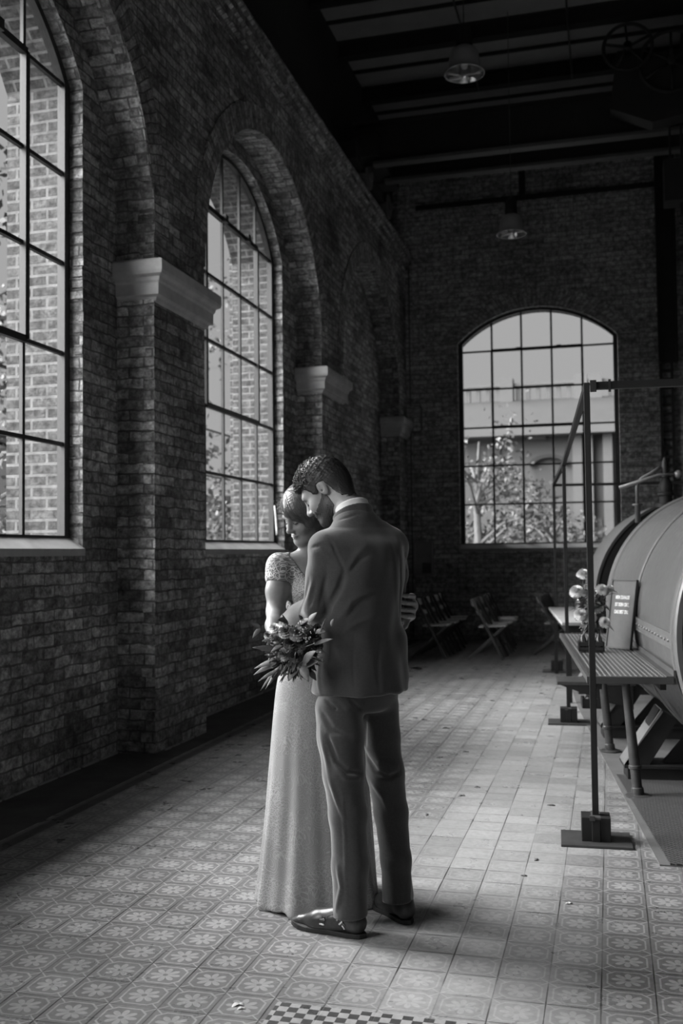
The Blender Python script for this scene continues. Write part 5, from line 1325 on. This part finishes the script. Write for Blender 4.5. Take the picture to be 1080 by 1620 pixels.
# ---------------------------------------------------------------- bride
br = tag(empty('person', (-1.16, 3.95, 0)), 'person in a long white lace wedding dress, head bent, holding the bouquet', 'person')
BFd = V3((0.67, -0.74, 0)); BR = V3((-0.74, -0.67, 0)); byaw = math.atan2(BR[1], BR[0])
NB = cm(493, 884, 4.0)
HB = Frame(cm(481, 811, 3.96), R_(234), R_(27), R_(-4), 0.915)
bsR, bsL = NB+BR*0.150-Z*0.028, NB-BR*0.150-Z*0.028
beR, bwR = cm(436, 968, 3.84), cm(432, 1004, 3.68)
hx, hy = cm(506, 1080, 3.98)[0], 3.975
beL = V3((-0.86, 4.06, 1.14)); bwL = cm(641, 975, 4.0)
C = Field(0.03)
add_head(C, HB, False)
C.chain([HB(-0.03, 0, -0.05), NB+Z*0.015, NB-Z*0.08], [0.048, 0.047, 0.07], 0.03)
C.chain([NB-Z*0.010, bsR], [0.045, 0.042], 0.03); C.chain([NB-Z*0.010, bsL], [0.045, 0.042], 0.03)
C.chain([bsR, bsR*0.45+beR*0.55, beR, beR*0.4+bwR*0.6, bwR], [0.045, 0.045, 0.036, 0.033, 0.025], 0.02)
C.chain([bsL, beL, bwL], [0.043, 0.037, 0.025], 0.02)
C.stack([0.95, 1.05, 1.15, 1.26, 1.34, 1.40], [hx, hx, hx*0.5+NB[0]*0.5, NB[0], NB[0], NB[0]], [hy, hy, hy*0.5+NB[1]*0.5, NB[1], NB[1], NB[1]], [0.14, 0.115, 0.11, 0.125, 0.13, 0.09], [0.09, 0.08, 0.08, 0.085, 0.08, 0.05], byaw, 0.03)
for s in (-1, 1): C.ell(NB+BFd*0.085+BR*s*0.065-Z*0.14, (0.05, 0.05, 0.05), None, 0.04)
for s in (-1, 1): C.chain([V3((hx, hy, 0.92))+BR*s*0.08, V3((hx-0.02, hy-0.02, 0.5))+BR*s*0.07, V3((hx-0.02, hy-0.02, 0.06))+BR*s*0.06], [0.07, 0.05, 0.035], 0.02)
BQ = cm(463, 1030, 3.53)                                                                       # bouquet centre
add_hand(C, bwR, BQ+V3((0.0, 0.10, -0.02))-bwR, (0.7, -0.2, -0.5), (0.2, -0.4, 1.0), 0.86, (0.7, 0.9, 0.6), 0.04, (0.5, 0.6))
# left hand: wraps round his side, four fingers showing one above the other
hb = cm(654, 968, 3.98)
for k, (y0, x1) in enumerate(((942, 634), (953, 632), (964, 632), (974, 634))):
    a, b_, c_ = cm(652-0.5*abs(k-1.2), y0+1, 3.99), cm(655-1.0*abs(k-1.4), y0+1.5, 3.90), cm(x1+9, y0+0.5+k*0.3, 3.81)
    C.chain([a, b_, c_, cm(x1, y0-1+k*0.3, 3.80)], [0.0105, 0.0102, 0.0092, 0.0082], 0.002)
C.chain([bwL, cm(650, 958, 4.02)], [0.026, 0.030], 0.015); C.chain([cm(650, 946, 4.0), cm(650, 975, 4.0)], [0.018, 0.016], 0.012)
C.chain([cm(646, 976, 3.97), cm(641, 990, 3.93), cm(635, 997, 3.90)], [0.014, 0.011, 0.008], 0.006)
sculpt_obj('body', C, (-1.42, 3.48, 0.03), (-0.66, 4.18, 1.72), 0.0040, M['skin_f'], br)
T1 = Matrix.Translation(-Vector(br.location))
# eyes, brows, lips
e3 = MB(); es = []
for s in (-1, 1):
    e1, e2 = MB(), MB(); es += [(e1, 'eyelash', M['dark_eye']), (e2, 'eyebrow', M['hair_f'])]
    e1.tube([HB(0.0895, s*0.019, -0.010), HB(0.0912, s*0.031, -0.0125), HB(0.083, s*0.044, -0.0105)], [0.0012, 0.0032, 0.0014], 8)
    e2.tube([HB(0.095, s*0.014, 0.014), HB(0.095, s*0.030, 0.019), HB(0.083, s*0.046, 0.013)], [0.0014, 0.0020, 0.0010], 6)
e3.tube([HB(0.0935, -0.021, -0.0735), HB(0.1005, -0.010, -0.071), HB(0.1025, 0, -0.072), HB(0.1005, 0.010, -0.071), HB(0.0935, 0.021, -0.0735)], [0.0012, 0.0035, 0.0036, 0.0035, 0.0012], 8)
e3.tube([HB(0.093, -0.019, -0.076), HB(0.099, -0.008, -0.080), HB(0.100, 0, -0.0805), HB(0.099, 0.008, -0.080), HB(0.093, 0.019, -0.076)], [0.0012, 0.0038, 0.0042, 0.0038, 0.0012], 8)
for mb, nm, m in es+[(e3, 'lips', M['lip'])]:
    o = mb.build(nm, m, br, smooth=True); o.matrix_parent_inverse = T1
# hair: swept fringe and bob
def b_hair(p):
    q = HB.loc(p); f, l, u = q[:, 0], q[:, 1], q[:, 2]
    def el(c, r): 
        w = (q-V3(c)); k0 = np.linalg.norm(w/V3(r), axis=1); k1 = np.linalg.norm(w/(V3(r)**2), axis=1)+1e-9; return k0*(k0-1)/k1
    sm = lambda a, b, k: np.minimum(a, b)-np.maximum(k-np.abs(a-b), 0)**2/(4*k)
    d = el((-0.012, 0, 0.036), (0.113, 0.092, 0.101))
    d = sm(d, el((-0.05, 0.0, -0.02), (0.078, 0.088, 0.085)), 0.03)
    d = sm(d, el((0.055, 0.030, 0.045), (0.052, 0.055, 0.050)), 0.03)
    d = sm(d, el((0.010, 0.070, -0.02), (0.055, 0.028, 0.075)), 0.03)
    d = sm(d, el((0.000, -0.066, -0.005), (0.040, 0.028, 0.055)), 0.03)
    # face opening: a slanted fringe, lower towards her left
    hb_ = np.interp(l, [-0.09, -0.062, -0.045, -0.02, 0.01, 0.04, 0.06, 0.09], [0.0, 0.020, 0.050, 0.046, 0.028, 0.006, -0.03, -0.06])
    side = np.interp(u, [-0.10, -0.03, 0.02, 0.06], [0.02, 0.018, 0.035, 0.06])
    cut = np.minimum((f-side), (hb_-u))
    d = np.maximum(d, np.where(True, cut, 0)*0.8)
    d = np.maximum(d, (-0.105-u))
    a = np.arctan2(u-0.085, l+0.035)*1.0+f*2.0
    g = np.sin(a*46+nz3(p, 8, 31)*2.5)*0.0008+np.sin(a*95+nz3(p, 12, 32)*3)*0.0006
    return d+g
FBH = Field(0); FBH.custom(b_hair, HB(0, 0, 0), 0.19)
bh = sculpt_obj('hair', FBH, HB.o-0.17, HB.o+0.17, 0.0032, M['hair_f'], br)
# loose strands that follow the sweep
rs = np.random.RandomState(9); hv = np.array([v.co[:] for v in bh.data.vertices]); hn = np.array([v.normal[:] for v in bh.data.vertices]); hq = HB.loc(hv)
from mathutils.kdtree import KDTree
kd = KDTree(len(hv)); [kd.insert(v, i) for i, v in enumerate(hv)]; kd.balance()
sm_ = MB(); part = HB(0.045, -0.035, 0.125)
for i in rs.choice(np.where(hq[:, 2] > -0.04)[0], 800):
    p = Vector(hv[i]); pts = []; d0 = (p-Vector(part)).normalized()
    for j in range(9):
        co2, ix, _ = kd.find(p); n = Vector(hn[ix]); n = n if n.length > 0 else Vector((0, 0, 1)); pts.append(co2+n*(0.0008+0.0012*rs.rand()))
        d0 = (d0+Vector((0, 0, -0.12))); d0 = (d0-n*d0.dot(n)).normalized(); p = co2+d0*0.009
    sm_.tube(pts, [0.0006]+[0.0010]*6+[0.0008, 0.0004], 4)
for k in range(26):                                                                            # flyaways by the temple
    b0 = Vector(HB(0.02+0.03*rs.rand(), -0.085, 0.03+0.06*rs.rand())); d = Vector((-0.6+0.3*rs.rand(), -0.2, rs.uniform(-0.6, 0.6))).normalized()
    sm_.tube([b0, b0+d*0.018, b0+d*0.028+Vector((0, 0, rs.uniform(-0.015, 0.012)))], [0.0009, 0.0007, 0.0004], 4)
o = sm_.build('strands', M['hair_f'], bh, smooth=True); o.matrix_parent_inverse = Matrix.Identity(4)
# dress: lace bodice with cap sleeves, then the long skirt
D = Field(0.03)
D.stack([1.00, 1.06, 1.15, 1.24, 1.32, 1.385], [hx, hx, hx*0.5+NB[0]*0.5, NB[0], NB[0], NB[0]], [hy, hy, hy*0.5+NB[1]*0.5, NB[1], NB[1], NB[1]], [0.132, 0.122, 0.119, 0.133, 0.139, 0.11], [0.098, 0.090, 0.088, 0.093, 0.088, 0.062], byaw, 0.02)
for s in (-1, 1): D.ell(NB+BFd*0.088+BR*s*0.065-Z*0.14, (0.056, 0.056, 0.056), None, 0.04)
for sh, el in ((bsR, beR), (bsL, beL)):
    D.chain([NB+(sh-NB)*0.42-Z*0.004, sh], [0.050, 0.050], 0.03); D.chain([sh, sh*0.74+el*0.26], [0.0505, 0.0545], 0.02)
# cut: sleeve ends, plunging neckline, neck
for sh, el in ((bsR, beR), (bsL, beL)):
    e = sh*0.72+el*0.28; dd = (el-sh)/np.linalg.norm(el-sh); D.cone(e+dd*0.062, e+dd*0.25, 0.062, 0.07, 0.004, 's')
D.cone(NB+BFd*0.10-Z*0.19-BR*0.01, NB+BFd*0.065+Z*0.03+BR*0.012, 0.008, 0.108, 0.006, 's')
D.cone(NB-Z*0.02, HB(-0.02, 0, -0.03), 0.062, 0.09, 0.006, 's')
D.folds(lambda p: nz3(p, 12, 41)*0.0016)
o = sculpt_obj('lace_bodice', D, (-1.42, 3.66, 0.99), (-0.80, 4.25, 1.50), 0.0042, M['bodice'], br)
K = Field(0.02)
hc = V3((-1.172, 3.93))
zs = [0.0, 0.10, 0.30, 0.55, 0.75, 0.90, 1.00, 1.08]; f_ = [1, 0.86, 0.62, 0.36, 0.18, 0.05, 0, 0]
K.stack(zs, [hc[0]*t+hx*(1-t) for t in f_], [hc[1]*t+hy*(1-t) for t in f_], [0.252, 0.240, 0.222, 0.204, 0.192, 0.176, 0.150, 0.124], [0.246, 0.232, 0.208, 0.182, 0.160, 0.136, 0.112, 0.092], byaw, 0.01)
def skirt_folds(p):
    a = np.arctan2(p[:, 1]-hc[1], p[:, 0]-hc[0]); w = np.clip((0.85-p[:, 2])/0.85, 0, 1)**1.3
    return w*(np.sin(a*9+0.6)*0.007+np.sin(a*17+1.7+p[:, 2]*2)*0.0045+np.sin(a*5-1)*0.006)+nz3(p*np.array([1, 1, .4]), 7, 51)*0.0022
K.folds(skirt_folds)
sculpt_obj('skirt', K, (-1.48, 3.62, 0.0), (-0.86, 4.24, 1.10), 0.0052, M['dress'], br)

# ---------------------------------------------------------------- bouquet (held, a thing of its own)
bq = tag(empty('bouquet', Vector(BQ)), 'loose bridal bouquet of mixed flowers and long leaves held against the dark suit', 'bouquet')
rs = random.Random(21); axq = Vector((0.12, -0.90, 0.42)).normalized(); Uq = axq.cross(Vector((0, 0, 1))).normalized(); Vq = Uq.cross(axq) if Uq.cross(axq).z > 0 else axq.cross(Uq)
L_ = lambda x, y, Y: onY(x, y, Y)-Vector(BQ)
bl = [(452, 1000, .030, 'petal_mid'), (470, 1003, .034, 'petal_mid'), (480, 990, .030, 'petal_mid'), (460, 1018, .030, 'petal_dark'), (478, 1016, .034, 'petal_dark'), (440, 1012, .026, 'petal_mid'), (434, 994, .022, 'petal'), (448, 988, .020, 'petal'),
      (495, 1008, .034, 'petal_dark'), (468, 1036, .032, 'petal_dark'), (450, 1035, .028, 'petal_mid'), (488, 1032, .030, 'petal_dark'), (430, 1020, .022, 'petal_mid'), (500, 1022, .028, 'petal_dark'), (446, 1052, .024, 'petal_dark'), (462, 1062, .024, 'petal_dark'), (424, 1005, .018, 'petal_mid'), (503, 995, .022, 'petal_dark')]
for x, y, r, m in bl:
    p = L_(x, y, 3.50+0.0000+rs.uniform(-0.012, 0.012)+0.0012*abs(x-463)*0.6); n = axq+p.normalized()*0.55
    bloom(MB(), p, r, n, 5, rs).build('bloom', M[m], bq, smooth=True)
lv = [((442, 1030), (399, 1020), .034), ((440, 1045), (402, 1054), .030), ((436, 1050), (401, 1064), .030), ((442, 1055), (412, 1088), .020), ((444, 1055), (420, 1086), .018), ((448, 1052), (426, 1080), .022), ((410, 993), (397, 983), .026), ((412, 994), (399, 1008), .024), ((438, 1012), (414, 1012), .034),
      ((480, 1050), (500, 1025), .05), ((478, 1055), (504, 1042), .05), ((498, 1020), (527, 1007), .022), ((488, 985), (502, 966), .032), ((500, 1000), (516, 998), .03), ((470, 1058), (458, 1074), .05), ((478, 1054), (488, 1076), .046), ((455, 990), (446, 968), .014), ((466, 1050), (468, 1027), .018), ((490, 1062), (500, 1075), .03),
      ((478, 982), (472, 971), .02), ((455, 985), (438, 978), .04), ((446, 1022), (428, 1030), .03), ((470, 990), (492, 975), .03), ((505, 1005), (515, 975), .008), ((524, 990), (528, 977), .02), ((500, 1030), (516, 1032), .02), ((504, 1040), (513, 1046), .018), ((440, 1060), (408, 1075), .020), ((450, 1060), (432, 1072), .02)]
fo = []
for k, (a, b, w_) in enumerate(lv):
    Y0 = 3.49 if k % 3 else 3.46; A_, B_ = L_(*a, Y0+0.02), L_(*b, Y0-rs.uniform(-0.03, 0.05)); mb = leaf(MB(), A_, B_-A_, (B_-A_).length, w_*0.72, 0.10, (rs.uniform(-0.3, 0.3), -0.85, 0.5))
    o = mb.build('leaf', M['leaf'], bq, smooth=True); sd = o.modifiers.new('thick', 'SOLIDIFY'); sd.thickness = 0.0012
sp_m = MB()
for (x, y) in ((507, 1032), (510, 1044), (503, 1046), (497, 1018), (436, 1040), (431, 1032), (455, 1064), (442, 1000), (428, 1026), (474, 1072), (426, 1043), (444, 1068), (446, 1064), (456, 1076)):
    sp_m = MB(); p = L_(x, y, 3.475); sp_m.sphere(p, rs.uniform(0.003, 0.0055), 8, 6); sp_m.tube([p, p*0.6], 0.0012, 4); sp_m.build('berry', M['petal_mid'], bq, smooth=True)
for k in range(60):
    pass
fil = MB()
for k in range(520):                                                                            # small inner foliage
    r = 0.105*math.sqrt(rs.random()); a = rs.uniform(0, 6.28); p = Uq*r*math.cos(a)+Vq*r*math.sin(a)*1.0-axq*rs.uniform(-0.01, 0.05)
    leaf(fil, p*0.8, p.normalized()+axq*rs.uniform(0.1, 0.9)+Vector((rs.uniform(-.4, .4), rs.uniform(-.4, .4), rs.uniform(-.4, .4))), rs.uniform(0.018, 0.04), rs.uniform(0.006, 0.014), 0.1, axq)
fil.build('foliage', M['leaf'], bq, smooth=True)
bs = MB()
for k in range(70):                                                                             # sprays of tiny blossoms between the flowers
    x, y = rs.choice(((436, 996), (448, 990), (428, 1012), (441, 1022), (476, 996), (490, 1000), (463, 1003), (484, 1012), (452, 1044), (432, 1028)))
    p = L_(x+rs.gauss(0, 5), y+rs.gauss(0, 4), 3.462+rs.uniform(0, 0.02)); bs.sphere(p, rs.uniform(0.002, 0.0042), 6, 4)
bs.build('blossoms', M['petal_mid'], bq, smooth=True)
st = MB(); hnd = Vector(bwR)+(Vector(BQ)+Vector((0, 0.10, -0.02))-Vector(bwR))*0.62-Vector(BQ)
for k in range(12):
    a = 6.28*k/12; o2 = (Uq*math.cos(a)+Vq*math.sin(a)); st.tube([o2*0.05-axq*0.01, hnd+o2*0.012, hnd+(hnd).normalized()*0.10+o2*0.02], 0.003, 6)
st.build('stems', M['leaf'], bq, smooth=True)
# ================================================================== LIGHT, WORLD, CAMERA
wd = bpy.data.worlds.new('sky'); S.world = wd; wd.use_nodes = True
t = wd.node_tree; bg = t.nodes['Background']
tc = t.nodes.new('ShaderNodeTexCoord'); sp = t.nodes.new('ShaderNodeSeparateXYZ'); rp = t.nodes.new('ShaderNodeValToRGB')
t.links.new(tc.outputs['Generated'], sp.inputs[0]); t.links.new(sp.outputs[2], rp.inputs[0]); t.links.new(rp.outputs[0], bg.inputs[0])
rp.color_ramp.elements[0].position = 0.0; rp.color_ramp.elements[0].color = (0.92, 0.92, 0.92, 1)
rp.color_ramp.elements[1].position = 0.6; rp.color_ramp.elements[1].color = (1, 1, 1, 1)
bg.inputs[1].default_value = SKY
for E_, A_, az_, el_ in SUNS:      # the bright part of the overcast sky, left of the hall
    su = bpy.data.lights.new('bright_sky', 'SUN'); su.energy = E_; su.angle = R_(A_)
    so = bpy.data.objects.new('bright_sky', su); COL.objects.link(so); az, el = R_(az_), R_(el_)
    so.rotation_euler = Vector((math.cos(az)*math.cos(el), math.sin(az)*math.cos(el), -math.sin(el))).to_track_quat('-Z', 'Y').to_euler()
cam = bpy.data.cameras.new('camera'); co = bpy.data.objects.new('camera', cam); COL.objects.link(co)
cam.sensor_fit = 'VERTICAL'; cam.sensor_height = 36.0; cam.lens = FPX/1620*36.0
cam.clip_start = 0.05; cam.clip_end = 300
co.location = (0, 0, CAM_H)
Mx = Matrix((RT, UP, -FW)).transposed(); co.rotation_euler = Mx.to_euler()
cam.dof.use_dof = True; cam.dof.focus_distance = 3.8; cam.dof.aperture_fstop = 3.2
S.camera = co
S.view_settings.view_transform = 'Standard'; S.view_settings.look = 'None'
S.view_settings.gamma = 1.0; S.view_settings.exposure = EXPO; S.view_settings.use_curve_mapping = False
S.cycles.max_bounces = 8; S.cycles.transparent_max_bounces = 16; S.cycles.sample_clamp_indirect = 6.0
S.cycles.use_denoising = True
